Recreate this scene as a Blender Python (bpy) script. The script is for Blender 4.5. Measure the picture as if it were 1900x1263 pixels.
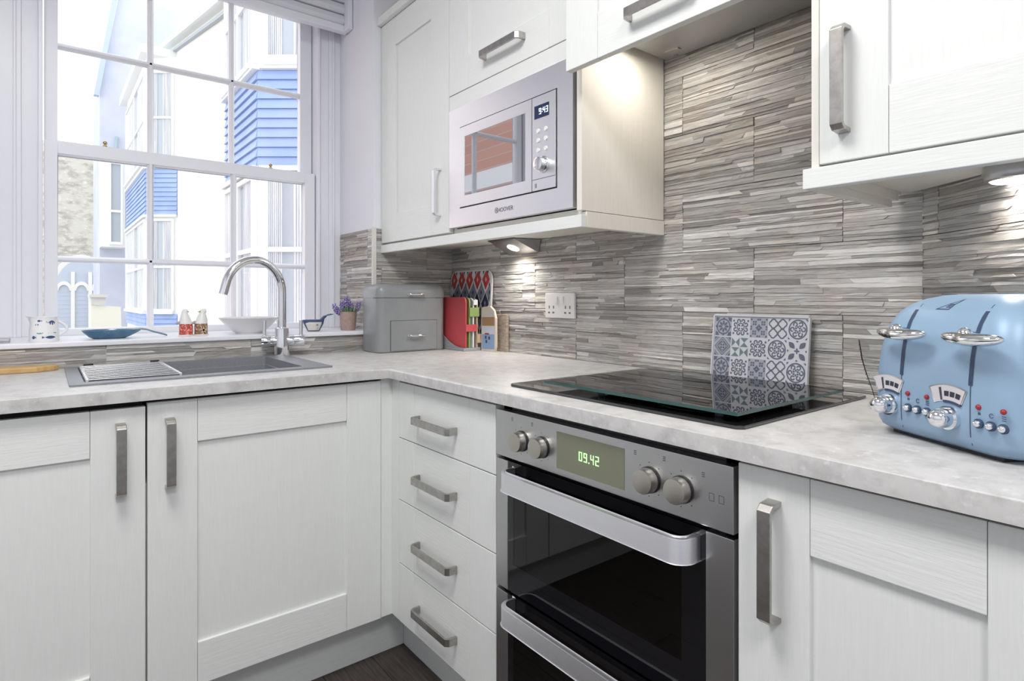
import bpy, bmesh, math, random
from mathutils import Vector, Matrix
random.seed(7)
for o in list(bpy.data.objects): bpy.data.objects.remove(o)
SC = bpy.context.scene; COL = SC.collection

# ------------------------------------------------------------------ camera
F_PX, HOR, YAW = 1093.78, 551.3, 0.6697
CAM = Vector((-1.4058, -2.1994, 1.1004))
cd = bpy.data.cameras.new('camera'); cam = bpy.data.objects.new('camera', cd); COL.objects.link(cam)
cam.location = CAM; cam.rotation_euler = (math.pi/2, 0, -YAW)
cd.sensor_width = 36; cd.lens = 36*F_PX/1900; cd.shift_y = (HOR-631.5)/1900
cd.clip_start = .02; cd.clip_end = 200
SC.camera = cam
def B(x, y, axis, val):
    """point on the plane coordinate[axis]=val seen at photo pixel x,y"""
    s, c = math.sin(YAW), math.cos(YAW)
    D = Vector((s, c, 0)) + Vector((c, -s, 0))*((x-950)/F_PX) + Vector((0, 0, 1))*((HOR-y)/F_PX)
    return CAM + D*((val-CAM[axis])/D[axis])

# ------------------------------------------------------------------ world, lights, exposure
W = bpy.data.worlds.new('overcast'); SC.world = W; W.use_nodes = True
bg = W.node_tree.nodes['Background']; bg.inputs[0].default_value = (.93, .96, 1, 1); bg.inputs[1].default_value = 1.75
def area(name, loc, size, energy, col=(1, 1, 1), rot=(0, 0, 0), sy=None, spread=None):
    l = bpy.data.lights.new(name, 'AREA'); l.energy = energy; l.color = col; l.size = size
    if sy: l.shape = 'RECTANGLE'; l.size_y = sy
    if spread: l.spread = spread
    o = bpy.data.objects.new(name, l); COL.objects.link(o); o.location = loc; o.rotation_euler = rot; return o
area('ceiling_panel_light', (-1.5, -1.45, 2.53), .6, 22, (1, .985, .97), sy=.6)
area('ceiling_panel_light', (-1.5, -3.0, 2.53), .6, 22, (1, .985, .97), sy=.6)
vs = SC.view_settings; vs.view_transform = 'Standard'; vs.look = 'None'; vs.gamma = 1; vs.use_curve_mapping = False
vs.exposure = 0.32

# ------------------------------------------------------------------ materials
def mat(name, col, rough=.5, metal=0, spec=.5, emit=None, es=0, coat=0, alpha=1):
    m = bpy.data.materials.new(name); m.use_nodes = True
    p = m.node_tree.nodes['Principled BSDF']
    p.inputs['Base Color'].default_value = (*col, 1); p.inputs['Roughness'].default_value = rough
    p.inputs['Metallic'].default_value = metal; p.inputs['Specular IOR Level'].default_value = spec
    if coat: p.inputs['Coat Weight'].default_value = coat; p.inputs['Coat Roughness'].default_value = .05
    if emit: p.inputs['Emission Color'].default_value = (*emit, 1); p.inputs['Emission Strength'].default_value = es
    return m
def vary(m, col2, scale=10, stretch=(1, 1, 1), lo=.4, hi=.6, detail=4, bump=0, bdist=.001, rough2=None, noise_rough=.6):
    nt = m.node_tree; N = nt.nodes; L = nt.links; p = N['Principled BSDF']
    tc = N.new('ShaderNodeTexCoord'); mp = N.new('ShaderNodeMapping'); mp.inputs['Scale'].default_value = stretch
    no = N.new('ShaderNodeTexNoise'); no.inputs['Scale'].default_value = scale; no.inputs['Detail'].default_value = detail
    no.inputs['Roughness'].default_value = noise_rough
    L.new(tc.outputs['Object'], mp.inputs[0]); L.new(mp.outputs[0], no.inputs['Vector'])
    r = N.new('ShaderNodeMapRange'); r.inputs[1].default_value = lo; r.inputs[2].default_value = hi
    L.new(no.outputs[0], r.inputs[0])
    mx = N.new('ShaderNodeMix'); mx.data_type = 'RGBA'
    src = p.inputs['Base Color']
    if src.is_linked: L.new(src.links[0].from_socket, mx.inputs[6])
    else: mx.inputs[6].default_value = src.default_value
    mx.inputs[7].default_value = (*col2, 1)
    L.new(r.outputs[0], mx.inputs[0]); L.new(mx.outputs[2], src)
    if bump:
        b = N.new('ShaderNodeBump'); b.inputs['Strength'].default_value = bump; b.inputs['Distance'].default_value = bdist
        L.new(no.outputs[0], b.inputs['Height'])
        if p.inputs['Normal'].is_linked: L.new(p.inputs['Normal'].links[0].from_socket, b.inputs['Normal'])
        L.new(b.outputs[0], p.inputs['Normal'])
    return m
def glassmat(name, tint=(1, 1, 1), refl=.08, rough=0.0, ior=1.45):
    m = bpy.data.materials.new(name); m.use_nodes = True; nt = m.node_tree; N = nt.nodes; L = nt.links
    N.remove(N['Principled BSDF']); out = N['Material Output']
    t = N.new('ShaderNodeBsdfTransparent'); t.inputs[0].default_value = (*tint, 1)
    g = N.new('ShaderNodeBsdfGlossy'); g.inputs['Roughness'].default_value = rough
    fr = N.new('ShaderNodeFresnel'); fr.inputs[0].default_value = ior
    mx = N.new('ShaderNodeMixShader'); L.new(fr.outputs[0], mx.inputs[0]); L.new(t.outputs[0], mx.inputs[1]); L.new(g.outputs[0], mx.inputs[2])
    L.new(mx.outputs[0], out.inputs[0]); return m

CW = (.80, .82, .795)
M = {}
M['cab_v'] = vary(mat('cabinet_white_vertical_grain', CW, .45), (.77, .79, .77), 30, (9, 9, .5), .35, .65, bump=.35, bdist=.0012)
M['cab_h'] = vary(mat('cabinet_white_horizontal_grain', CW, .45), (.77, .79, .77), 30, (.5, .5, 9), .35, .65, bump=.35, bdist=.0012)
M['cab_cream'] = vary(mat('cabinet_side_cream', (.80, .775, .71), .5), (.77, .745, .68), 30, (7, 7, .4), .35, .65, bump=.15, bdist=.001)
M['plinth'] = vary(mat('plinth_white', (.70, .72, .71), .5), (.67, .69, .68), 25, (.4, .4, 6), bump=.1)
M['nickel'] = vary(mat('brushed_nickel', (.50, .48, .46), .32, 1), (.42, .40, .38), 60, (1, 1, 1))
M['steel'] = vary(mat('brushed_steel', (.56, .56, .57), .3, 1), (.52, .52, .53), 12, (.6, .6, 90), .3, .7, bump=.03, bdist=.0005)
M['steel_bright'] = vary(mat('satin_steel_trim', (.84, .84, .87), .36, 1), (.80, .80, .83), 12, (.6, .6, 90), .3, .7)
M['knob'] = mat('champagne_knob', (.52, .50, .45), .35, 1)
M['chrome'] = mat('chrome', (.82, .83, .85), .07, 1)
M['black'] = mat('black_plastic', (.012, .012, .014), .35)
M['black_gloss'] = mat('black_glass', (.006, .006, .008), .04, spec=.6)
M['dark_gap'] = mat('dark_gap', (.02, .02, .02), .8)
M['cavity'] = mat('oven_enamel', (.03, .03, .034), .35)
M['oven_glass'] = glassmat('tinted_oven_glass', (.35, .35, .38), ior=1.6)
M['pane'] = glassmat('window_glass', (.97, .985, .99), ior=1.35)
M['worktop'] = vary(vary(mat('stone_laminate', (.585, .575, .565), .38), (.40, .39, .385), 24, lo=.44, hi=.74, detail=10, noise_rough=.7), (.68, .675, .665), 55, lo=.58, hi=.72, detail=6)
M['sink'] = mat('grey_granite_composite', (.20, .21, .23), .38); vary(M['sink'], (.26, .27, .29), 300, lo=.4, hi=.7)
M['paint'] = vary(mat('white_gloss_paint', (.84, .85, .90), .35), (.82, .83, .88), 3)
M['wall'] = vary(mat('white_wall_paint', (.82, .83, .875), .8), (.80, .81, .86), 4, bump=.05)
M['ceil'] = mat('ceiling_white', (.85, .85, .85), .9)
M['brass'] = mat('brass', (.55, .42, .22), .25, 1)
M['grout'] = mat('grey_grout', (.60, .59, .58), .9)
M['trim'] = mat('cream_tile_trim', (.72, .71, .67), .45)
M['white_pl'] = mat('white_plastic', (.83, .83, .83), .3)
M['ceramic'] = mat('white_glazed_ceramic', (.84, .84, .84), .12)
M['red'] = mat('red_plastic', (.50, .045, .05), .4)

def tile_material():
    m = mat('split_stone_tile', (.4, .4, .4), .5); nt = m.node_tree; N = nt.nodes; L = nt.links; p = N['Principled BSDF']
    at = N.new('ShaderNodeAttribute'); at.attribute_name = 'tint'
    cr = N.new('ShaderNodeValToRGB'); e = cr.color_ramp.elements
    e[0].position = 0; e[0].color = (.235, .225, .215, 1); e[1].position = 1; e[1].color = (.78, .77, .755, 1)
    for pos, c in ((.25, (.34, .33, .32)), (.5, (.46, .45, .435)), (.75, (.60, .59, .575))):
        k = e.new(pos); k.color = (*c, 1)
    tc = N.new('ShaderNodeTexCoord'); mp = N.new('ShaderNodeMapping'); mp.inputs['Scale'].default_value = (4, 4, 55)
    no = N.new('ShaderNodeTexNoise'); no.inputs['Scale'].default_value = 5; no.inputs['Detail'].default_value = 7; no.inputs['Roughness'].default_value = .7
    L.new(tc.outputs['Object'], mp.inputs[0]); L.new(mp.outputs[0], no.inputs['Vector'])
    ad = N.new('ShaderNodeMath'); ad.operation = 'MULTIPLY_ADD'; ad.inputs[1].default_value = 1.1; 
    sb = N.new('ShaderNodeMath'); sb.operation = 'ADD'; sb.inputs[1].default_value = -.55
    L.new(no.outputs[0], ad.inputs[0]); L.new(at.outputs['Fac'], ad.inputs[2]); L.new(ad.outputs[0], sb.inputs[0]); L.new(sb.outputs[0], cr.inputs[0])
    no2 = N.new('ShaderNodeTexNoise'); no2.inputs['Scale'].default_value = 9; no2.inputs['Detail'].default_value = 2
    L.new(tc.outputs['Object'], no2.inputs['Vector'])
    mx = N.new('ShaderNodeMix'); mx.data_type = 'RGBA'; mx.blend_type = 'MULTIPLY'; mx.inputs[7].default_value = (1.0, .95, .90, 1)
    mr = N.new('ShaderNodeMapRange'); mr.inputs[1].default_value = .45; mr.inputs[2].default_value = .65; L.new(no2.outputs[0], mr.inputs[0])
    L.new(mr.outputs[0], mx.inputs[0]); L.new(cr.outputs[0], mx.inputs[6]); L.new(mx.outputs[2], p.inputs['Base Color'])
    b = N.new('ShaderNodeBump'); b.inputs['Strength'].default_value = .5; b.inputs['Distance'].default_value = .0025
    L.new(no.outputs[0], b.inputs['Height']); L.new(b.outputs[0], p.inputs['Normal'])
    return m
M['tile'] = tile_material()

# ------------------------------------------------------------------ geometry helpers (world coordinates)
class G:
    def __init__(s): s.bm = bmesh.new(); s.mi = 0
    def face(s, vs):
        try: f = s.bm.faces.new(vs); f.material_index = s.mi; return f
        except ValueError: return None
    def poly(s, pts): return s.face([s.bm.verts.new(p) for p in pts])
    def box(s, x0, x1, y0, y1, z0, z1): return s.prism([(x0, y0, z0), (x1, y0, z0), (x1, y1, z0), (x0, y1, z0)], (0, 0, z1-z0))
    def prism(s, pts, off):
        off = Vector(off); a = [s.bm.verts.new(p) for p in pts]; b = [s.bm.verts.new(Vector(p)+off) for p in pts]
        n = len(pts); s.face(a[::-1]); s.face(b)
        for i in range(n): s.face([a[i], a[(i+1) % n], b[(i+1) % n], b[i]])
        return s
    def ring(s, c, ax, r, n, up=None, ry=None):
        ax = Vector(ax).normalized(); u = ax.orthogonal().normalized() if up is None else Vector(up).normalized(); v = ax.cross(u)
        return [s.bm.verts.new(Vector(c)+u*r*math.cos(2*math.pi*i/n)+v*(ry or r)*math.sin(2*math.pi*i/n)) for i in range(n)]
    def bridge(s, a, b):
        n = len(a)
        for i in range(n): s.face([a[i], a[(i+1) % n], b[(i+1) % n], b[i]])
    def cyl(s, p0, p1, r0, r1=None, n=24, cap=True):
        p0, p1 = Vector(p0), Vector(p1); ax = p1-p0; u = ax.orthogonal()
        a = s.ring(p0, ax, r0, n, u); b = s.ring(p1, ax, r0 if r1 is None else r1, n, u); s.bridge(a, b)
        if cap: s.face(a[::-1]); s.face(b)
        return s
    def tube(s, pts, r, n=12, cap=True):
        pts = [Vector(p) for p in pts]; rs = r if isinstance(r, (list, tuple)) else [r]*len(pts)
        t = (pts[1]-pts[0]).normalized(); u = t.orthogonal().normalized(); prev = None
        for i, p in enumerate(pts):
            t = (pts[min(i+1, len(pts)-1)]-pts[max(i-1, 0)]).normalized(); u = (u-t*u.dot(t)).normalized()
            k = s.ring(p, t, rs[i], n, u)
            if prev: s.bridge(prev, k)
            elif cap: s.face(k[::-1])
            prev = k
        if cap: s.face(prev)
        return s
    def lathe(s, c, prof, n=32, sx=1, sy=1, cap=True):
        c = Vector(c); prev = None
        for r, z in prof:
            k = [s.bm.verts.new(c+Vector((sx*r*math.cos(2*math.pi*i/n), sy*r*math.sin(2*math.pi*i/n), z))) for i in range(n)]
            if prev: s.bridge(prev, k)
            elif cap: s.face(k[::-1])
            prev = k
        if cap: s.face(prev)
        return s
    def ball(s, c, r, n=12, sc=(1, 1, 1)):
        m = Matrix.Translation(c) @ Matrix.Diagonal((*sc, 1)); r0 = bmesh.ops.create_uvsphere(s.bm, u_segments=n, v_segments=max(6, n//2+2), radius=r, matrix=m)
        for v in r0['verts']:
            for f in v.link_faces: f.material_index = s.mi
        return s
    def bevel(s, w, seg=2, ang=30):
        bmesh.ops.remove_doubles(s.bm, verts=s.bm.verts, dist=1e-6)
        es = [e for e in s.bm.edges if len(e.link_faces) == 2 and e.calc_face_angle(0) > math.radians(ang)]
        bmesh.ops.bevel(s.bm, geom=es, offset=w, segments=seg, affect='EDGES', clamp_overlap=True, profile=.6); return s
class Face:
    """a in-plane horizontal, o outward, z up"""
    def __init__(s, O, U, N): s.O, s.U, s.N = Vector(O), Vector(U), Vector(N)
    def P(s, a, o, z): return s.O+s.U*a+s.N*o+Vector((0, 0, z))
    def box(s, g, a0, a1, o0, o1, z0, z1):
        return g.prism([s.P(a0, o0, z0), s.P(a1, o0, z0), s.P(a1, o1, z0), s.P(a0, o1, z0)], (0, 0, z1-z0))
    def flat(s, g, pts, o, t=.0006):   # thin plate cut from (a,z) outline
        return g.prism([s.P(a, o, z) for a, z in pts], s.N*t)
FB = Face((0, 0, 0), (0, -1, 0), (-1, 0, 0))      # a=-Y, o=-X
FA = Face((0, 0, 0), (1, 0, 0), (0, -1, 0))       # a=X, o=-Y
ROOT = {}
def link(name, g, m, parent=None, smooth=False, label=None, cat=None, group=None, kind=None, base=None, bev=0, seg=2):
    if bev: g.bevel(bev, seg)
    bmesh.ops.recalc_face_normals(g.bm, faces=g.bm.faces)
    me = bpy.data.meshes.new(name)
    if parent is not None: loc = ROOT[parent]
    elif base is not None: loc = Vector(base)
    elif kind == 'structure': loc = Vector((0, 0, 0))
    else:
        vs_ = [v.co for v in g.bm.verts]
        loc = Vector(((min(v.x for v in vs_)+max(v.x for v in vs_))/2, (min(v.y for v in vs_)+max(v.y for v in vs_))/2, min(v.z for v in vs_)))
    bmesh.ops.translate(g.bm, verts=g.bm.verts, vec=-loc)
    g.bm.to_mesh(me); g.bm.free()
    for k in (m if isinstance(m, list) else [m]): me.materials.append(M[k] if isinstance(k, str) else k)
    if smooth:
        me.shade_smooth()
        try: me.set_sharp_from_angle(angle=math.radians(40 if smooth is True else smooth))
        except Exception: pass
    o = bpy.data.objects.new(name, me); COL.objects.link(o)
    if parent is not None: o.parent = parent
    else: o.location = loc
    ROOT[o] = loc
    tag(o, label, cat, group, kind); return o
def tag(o, label=None, cat=None, group=None, kind=None):
    for k, v in (('label', label), ('category', cat), ('group', group), ('kind', kind)):
        if v: o[k] = v
def thing(name, loc, label, cat, group=None, kind=None):
    o = bpy.data.objects.new(name, None); COL.objects.link(o); o.location = loc; o.empty_display_size = .05
    ROOT[o] = Vector(loc); tag(o, label, cat, group, kind); return o
def text_mesh(g, s, size, fr, a, o, z, t=.0004, center=True):
    cu = bpy.data.curves.new('t', 'FONT'); cu.body = s; cu.size = size; cu.resolution_u = 3
    if center: cu.align_x = 'CENTER'
    ob = bpy.data.objects.new('t', cu); COL.objects.link(ob)
    dg = bpy.context.evaluated_depsgraph_get(); me = ob.evaluated_get(dg).to_mesh()
    vs_ = [g.bm.verts.new(fr.P(a+v.co.x, o+t, z+v.co.y)) for v in me.vertices]
    for p in me.polygons: g.face([vs_[i] for i in p.vertices])
    bpy.data.objects.remove(ob); bpy.data.curves.remove(cu)
SEG = {'0': 'abcdef', '1': 'bc', '2': 'abged', '3': 'abgcd', '4': 'fgbc', '5': 'afgcd', '6': 'afgedc', '7': 'abc', '8': 'abcdefg', '9': 'abcdfg'}
def seven(g, s, fr, a, o, z, h):
    w = h*.5; t = h*.12; x = a
    for ch in s:
        if ch in '.:':
            for zz in ((z,) if ch == '.' else (z+h*.25, z+h*.65)): fr.flat(g, [(x, zz), (x+t, zz), (x+t, zz+t), (x, zz+t)], o)
            x += t*2.2; continue
        R = {'a': (0, w, h-t, h), 'g': (0, w, h/2-t/2, h/2+t/2), 'd': (0, w, 0, t), 'f': (0, t, h/2, h), 'b': (w-t, w, h/2, h), 'e': (0, t, 0, h/2), 'c': (w-t, w, 0, h/2)}
        for k in SEG[ch]:
            a0, a1, z0, z1 = R[k]; e = t*.12
            fr.flat(g, [(x+a0+e, z+z0+e), (x+a1-e, z+z0+e), (x+a1-e, z+z1-e), (x+a0+e, z+z1-e)], o)
        x += w*1.45

ZT, ZB, WD, DF = .890, .862, .612, .590      # worktop top, underside, front line, door front
# ------------------------------------------------------------------ room shell
RX0, RY0, RZ = -2.75, -4.2, 2.56
XR = -.373           # window reveal
XL = -1.575
g = G(); g.box(RX0, 0, RY0, 0, -.06, -.012); fl = link('floor', g, mat('subfloor', (.05, .045, .04), .9), kind='structure', label='dark wood plank kitchen floor', cat='floor')
wood = vary(vary(mat('dark_oak_plank', (.085, .068, .06), .5), (.035, .028, .026), 9, (16, 1, 1), .35, .65, 6, bump=.3), (.13, .105, .09), 5, (20, 1.2, 1), .62, .8)
pw, y = .152, 0
ix = 0
x = RX0
while x < -.001:
    x1 = min(x+pw, 0); yy = RY0-random.random()*.9
    while yy < 0:
        y1 = min(yy+1.22, 0)
        if y1 > RY0+.05:
            g = G(); g.box(x+.0008, x1-.0008, max(yy, RY0)+.0008, y1-.0008, -.012, random.uniform(-.0012, 0)); link('plank', g, wood, fl)
        yy += 1.22
    x = x1
g = G(); g.box(RX0-.1, .1, RY0-.1, .5, RZ, RZ+.1); link('ceiling', g, 'ceil', kind='structure', label='plain white ceiling', cat='ceiling')
# window wall with recess
g = G()
g.box(RX0-.1, XL, 0, .5, 0, RZ); g.box(XR, .1, 0, .5, 0, RZ); g.box(XL, XR, 0, .5, 0, .945); g.box(XL, XR, 0, .5, 2.5, RZ)
link('wall_back', g, 'wall', kind='structure', label='white window wall above the sink', cat='wall'); wall_back = bpy.data.objects['wall_back']
g = G(); g.box(.004, .1, -1.80, .0, 0, RZ); wall_right = link('wall_right', g, 'grout', kind='structure', label='tiled wall behind the hob', cat='wall')
fw = Vector((math.sin(YAW), math.cos(YAW), 0)); dU = -fw; dN = Vector((-math.cos(YAW), math.sin(YAW), 0))
FD = Face((0, -1.778, 0), dU, dN)
DL = .66; e = FD.P(DL, 0, 0)
g = G(); FD.box(g, 0, DL, -.1, -.004, 0, RZ); wall_diag = link('wall_diagonal', g, 'grout', kind='structure', label='angled tiled wall behind the blue toaster', cat='wall')
g = G(); g.box(e.x, e.x+.1, RY0, e.y, 0, RZ); link('wall_side', g, 'wall', kind='structure', label='white wall beside the camera', cat='wall')
g = G(); g.box(RX0-.1, RX0, RY0, 0, 0, RZ); link('wall_left', g, 'wall', kind='structure', label='white left wall of the kitchen', cat='wall')
g = G(); g.box(RX0, .1, RY0-.1, RY0, 0, RZ); link('wall_rear', g, 'wall', kind='structure', label='white rear wall of the kitchen', cat='wall')

# ------------------------------------------------------------------ split-stone tiles
def tile(fr, parent, a0, a1, z0, z1, gap=.0007):
    g = G(); lay = g.bm.faces.layers.float.new('tint')
    a0 += gap; a1 -= gap; z0 += gap; z1 -= gap
    if a1-a0 < .004 or z1-z0 < .004: return
    fr.box(g, a0, a1, -.004, .0005, z0, z1); base = .35
    tint = {f: .3 for f in g.bm.faces}
    def wavy(zc, amp):
        ph = [random.uniform(0, 6.28) for _ in range(3)]
        return lambda a: zc+amp*(math.sin(a*23+ph[0])+.7*math.sin(a*51+ph[1])+.4*math.sin(a*117+ph[2]))/2
    hs = []; z = z0
    while z < z1-.004:
        h = random.choice((.0045, .006, .0075, .009, .0115))*random.uniform(.85, 1.15); hs.append(h); z += h
    k = (z1-z0)/sum(hs); bounds = [lambda a: z0]; z = z0
    for h in hs[:-1]: z += h*k; bounds.append(wavy(z, .0012))
    bounds.append(lambda a: z1)
    for r in range(len(hs)):
        lo, hi = bounds[r], bounds[r+1]; a = a0; s0 = 0
        while a < a1-.002:
            ln = random.uniform(.05, .26); b = a+ln
            if b > a1-.03: b = a1
            s1 = 0 if b >= a1 else random.uniform(-.014, .014)
            d0 = random.uniform(.0012, .0048); d1 = d0+random.uniform(-.001, .001); tv = min(1, max(0, random.gauss(.5, .24)))
            n = max(1, int(ln/.03)); B_, T_ = [], []; Bb, Tb = [], []
            for i in range(n+1):
                f = i/n; ab = a+(b-a)*f; at_ = min(a1, max(a0, ab+s0*(1-f)+s1*f)); d = d0+(d1-d0)*f+random.uniform(-.0004, .0004)
                tl = random.uniform(-.0006, .0006)
                B_.append(g.bm.verts.new(fr.P(ab, d+tl, lo(ab)+.0003))); T_.append(g.bm.verts.new(fr.P(at_, d-tl, hi(at_)-.0003)))
                Bb.append(g.bm.verts.new(fr.P(ab, 0, lo(ab)))); Tb.append(g.bm.verts.new(fr.P(at_, 0, hi(at_))))
            for i in range(n):
                for q in ([B_[i], B_[i+1], T_[i+1], T_[i]], [T_[i], T_[i+1], Tb[i+1], Tb[i]], [Bb[i], Bb[i+1], B_[i+1], B_[i]]):
                    f = g.face(q)
                    if f: tint[f] = tv
            for q in ([Bb[0], B_[0], T_[0], Tb[0]], [Bb[n], B_[n], T_[n], Tb[n]]):
                f = g.face(q)
                if f: tint[f] = tv
            a, s0 = b, s1
    for f in g.bm.faces: f[lay] = tint.get(f, .4)
    return link('tile', g, 'tile', parent)
def tile_field(fr, parent, a0, a1, rows, odd, even, w=.4236, zmax=9, zmin=0):
    for i, (z0, z1) in rows:
        j = (odd if i % 2 else even); a = j-w*math.ceil((j-a0)/w+1)
        while a < a1:
            p, q = max(a, a0), min(a+w, a1)
            if q-p > .004: tile(fr, parent, p, q, max(z0, zmin), min(z1, zmax))
            a += w
RH = .165; rows = [(i+1, (.895+RH*i if i else .890, .895+RH*(i+1))) for i in range(6)]
tile_field(FB, wall_right, 0, 1.778, rows[:3], .776, .988)
tile_field(FB, wall_right, 1.137, 1.74, rows[3:], .776, .988, zmax=1.80)
tile_field(FD, wall_diag, 0, DL, rows[:3], .045, .255)
FAT = Face((0, 0, 0), (1, 0, 0), (0, -1, 0))
tile_field(FAT, wall_back, -.364, 0, rows[:3], -.13, -.34, zmax=1.378)
FRV = Face((XR, 0, 0), (0, 1, 0), (-1, 0, 0))
tile_field(FRV, wall_back, .004, .334, rows[:3], .05, .26, zmax=1.378, zmin=.968)
FAU = Face((0, 0, 0), (1, 0, 0), (0, -1, 0))
tile_field(FAU, wall_back, RX0+.4, XR-.002, [(1, (.890, .953))], -.838, -.838, w=.421)
g = G(); g.box(XR-.006, -.364, -.008, .006, .97, 1.381); link('trim_1', g, 'trim', kind='structure', label='cream edging strip on tiled window corner', cat='trim', bev=.001)

# ------------------------------------------------------------------ window
g = G(); g.box(XL, XR, -.012, .42, .953, .968); link('trim_2', g, 'paint', kind='structure', label='white window sill board above the sink', cat='sill', bev=.003)
win = thing('window_1', (-.97, .36, .968), 'white painted sliding sash window with small panes', 'window', kind='structure')
YL, YU, CA = .352, .394, .336
def wx(px, Y): return B(px, 400, 1, Y).x
def wz(py, Y, px=107): return B(px, py, 1, Y).z
g = G(); ZTOP = 2.46; xr1, xl1 = wx(586, YL), wx(79, YL)
g.box(xr1, XR, .345, .46, .968, 2.5); g.box(XL, xl1, .345, .46, .968, 2.5); g.box(XL, XR, .345, .46, ZTOP, 2.5)
for s, (xa, xb) in ((1, (xr1, XR)), (-1, (XL, xl1))):     # mouldings on the casing
    e0 = xa if s > 0 else xb
    g.box(min(e0, e0+s*.012), max(e0, e0+s*.012), .331, .345, .968, 2.5)
    g.box(*sorted((e0+s*.055, XR if s > 0 else XL)), .338, .345, .968, 2.5)
    g.box(*sorted((e0+s*.068, e0+s*.076)), .330, .338, .968, 2.5)
link('casing', g, 'paint', win, bev=.002)
def sash(name, Y, pxl, pxr, x0, x1, z0, z1, gz0, gz1, bars, hbars):
    gl, gr = wx(pxl, Y), wx(pxr, Y); g = G(); t = .038
    g.box(x0, gl, Y, Y+t, z0, z1); g.box(gr, x1, Y, Y+t, z0, z1); g.box(gl, gr, Y, Y+t, z0, gz0); g.box(gl, gr, Y, Y+t, gz1, z1)
    s = link(name, g, 'paint', win, bev=.002)
    hw = .0105
    xs = [gl]+[wx(p, Y) for p in bars]+[gr]; zs = [gz0]+hbars+[gz1]
    for xx in xs[1:-1]:
        g = G(); g.prism([(xx-hw, Y+.026, gz0), (xx-hw, Y+.012, gz0), (xx-hw*.35, Y, gz0), (xx+hw*.35, Y, gz0), (xx+hw, Y+.012, gz0), (xx+hw, Y+.026, gz0)], (0, 0, gz1-gz0)); link('glazing_bar', g, 'paint', s)
    for zz in hbars:
        g = G(); g.prism([(gl, Y+.026, zz-hw), (gl, Y+.012, zz-hw), (gl, Y, zz-hw*.35), (gl, Y, zz+hw*.35), (gl, Y+.012, zz+hw), (gl, Y+.026, zz+hw)], (gr-gl, 0, 0)); link('glazing_bar', g, 'paint', s)
    for i in range(len(xs)-1):
        for j in range(len(zs)-1):
            g = G(); yg = Y+.02; g.poly([(xs[i], yg, zs[j]), (xs[i+1], yg, zs[j]), (xs[i+1], yg, zs[j+1]), (xs[i], yg, zs[j+1])]); link('pane', g, 'pane', s)
    return s
zm1, zm0 = wz(258, YL, 85), wz(284, YL)
ls = sash('lower_sash', YL, 107, 566, xl1+.004, xr1-.004, .969, zm1, .992, zm0, [280, 435], [wz(479.5, YL)])
us = sash('upper_sash', YU, 107, 557, xl1+.004, xr1-.004, zm0+.005, ZTOP, zm1-.002, 2.43, [280, 431], [wz(82, YU), wz(82, YU)+.335])
for px, py in ((195, 266), (502, 305)):
    p = B(px, py, 1, YL+.015); g = G(); g.cyl((p.x, YL+.015, zm1-.002), (p.x, YL+.015, zm1+.006), .010, .008, 16); g.cyl((p.x, YL+.015, zm1+.005), (p.x, YL+.015, zm1+.013), .004, n=12); g.ball((p.x, YL+.015, zm1+.017), .0075, 12)
    link('sash_catch', g, 'brass', win, smooth=True)
# folded blind
bl = thing('roman_blind', (-.97, .25, 2.25), 'white roman blind folded up at the top of the window', 'blind')
g = G(); g.box(XL+.004, XR-.004, .245, .28, 2.245, 2.275); link('bottom_bar', g, 'paint', bl, bev=.006)
for i in range(4):
    g = G(); zz = 2.272+i*.047; g.prism([(XL+.01, .28, zz), (XL+.01, .25-.004*i, zz+.004), (XL+.01, .238-.006*i, zz+.02), (XL+.01, .25-.004*i, zz+.045), (XL+.01, .28, zz+.05)], (XR-XL-.03, 0, 0)); link('fold', g, mat('blind_fabric', (.74, .75, .79), .8), bl, bev=.003)
g = G(); g.box(XR-.022, XR-.002, .20, .245, 2.245, 2.5); link('side_channel', g, 'paint', bl, bev=.003)

# ------------------------------------------------------------------ worktop
SX0, SX1, SY0, SY1 = -1.362, -.728, -.478, -.030      # sink outline
hx0, hx1, hy0, hy1 = SX0+.018, SX1-.02, SY0+.02, SY1-.015
xs = [-2.35, hx0, hx1, -WD, -.004]; ys = [-2.31, -1.79, -WD, hy0, hy1, -.008]
g = G(); vt = {}
def V(i, j, z):
    k = (i, j, z)
    if k not in vt: vt[k] = g.bm.verts.new((xs[i], ys[j], z))
    return vt[k]
cells = {(i, j) for i in range(4) for j in range(5) if not (i < 3 and j <= 1) and (i, j) != (1, 3)}
for (i, j) in cells:
    g.face([V(i, j, ZT), V(i+1, j, ZT), V(i+1, j+1, ZT), V(i, j+1, ZT)]); g.face([V(i, j+1, ZB), V(i+1, j+1, ZB), V(i+1, j, ZB), V(i, j, ZB)])
    for (p, q, nb) in (((i, j), (i+1, j), (i, j-1)), ((i+1, j), (i+1, j+1), (i+1, j)), ((i+1, j+1), (i, j+1), (i, j+1)), ((i, j+1), (i, j), (i-1, j))):
        if nb not in cells: g.face([V(*p, ZB), V(*q, ZB), V(*q, ZT), V(*p, ZT)])
# diagonal cut at the far right back corner
for k, v in vt.items():
    if k[0] == 4 and k[1] == 0: v.co.x = e.x-.01
es = [ed for ed in g.bm.edges if all(abs(v.co.z-ZT) < 1e-5 for v in ed.verts) and (all(abs(v.co.y+WD) < 1e-5 and v.co.x < -WD+1e-4 for v in ed.verts) or all(abs(v.co.x+WD) < 1e-5 and v.co.y < -WD+1e-4 for v in ed.verts))]
bmesh.ops.bevel(g.bm, geom=es, offset=.007, segments=4, affect='EDGES', profile=.5)
link('worktop', g, 'worktop', label='pale grey stone-effect L-shaped kitchen worktop', cat='worktop', smooth=30)

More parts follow.
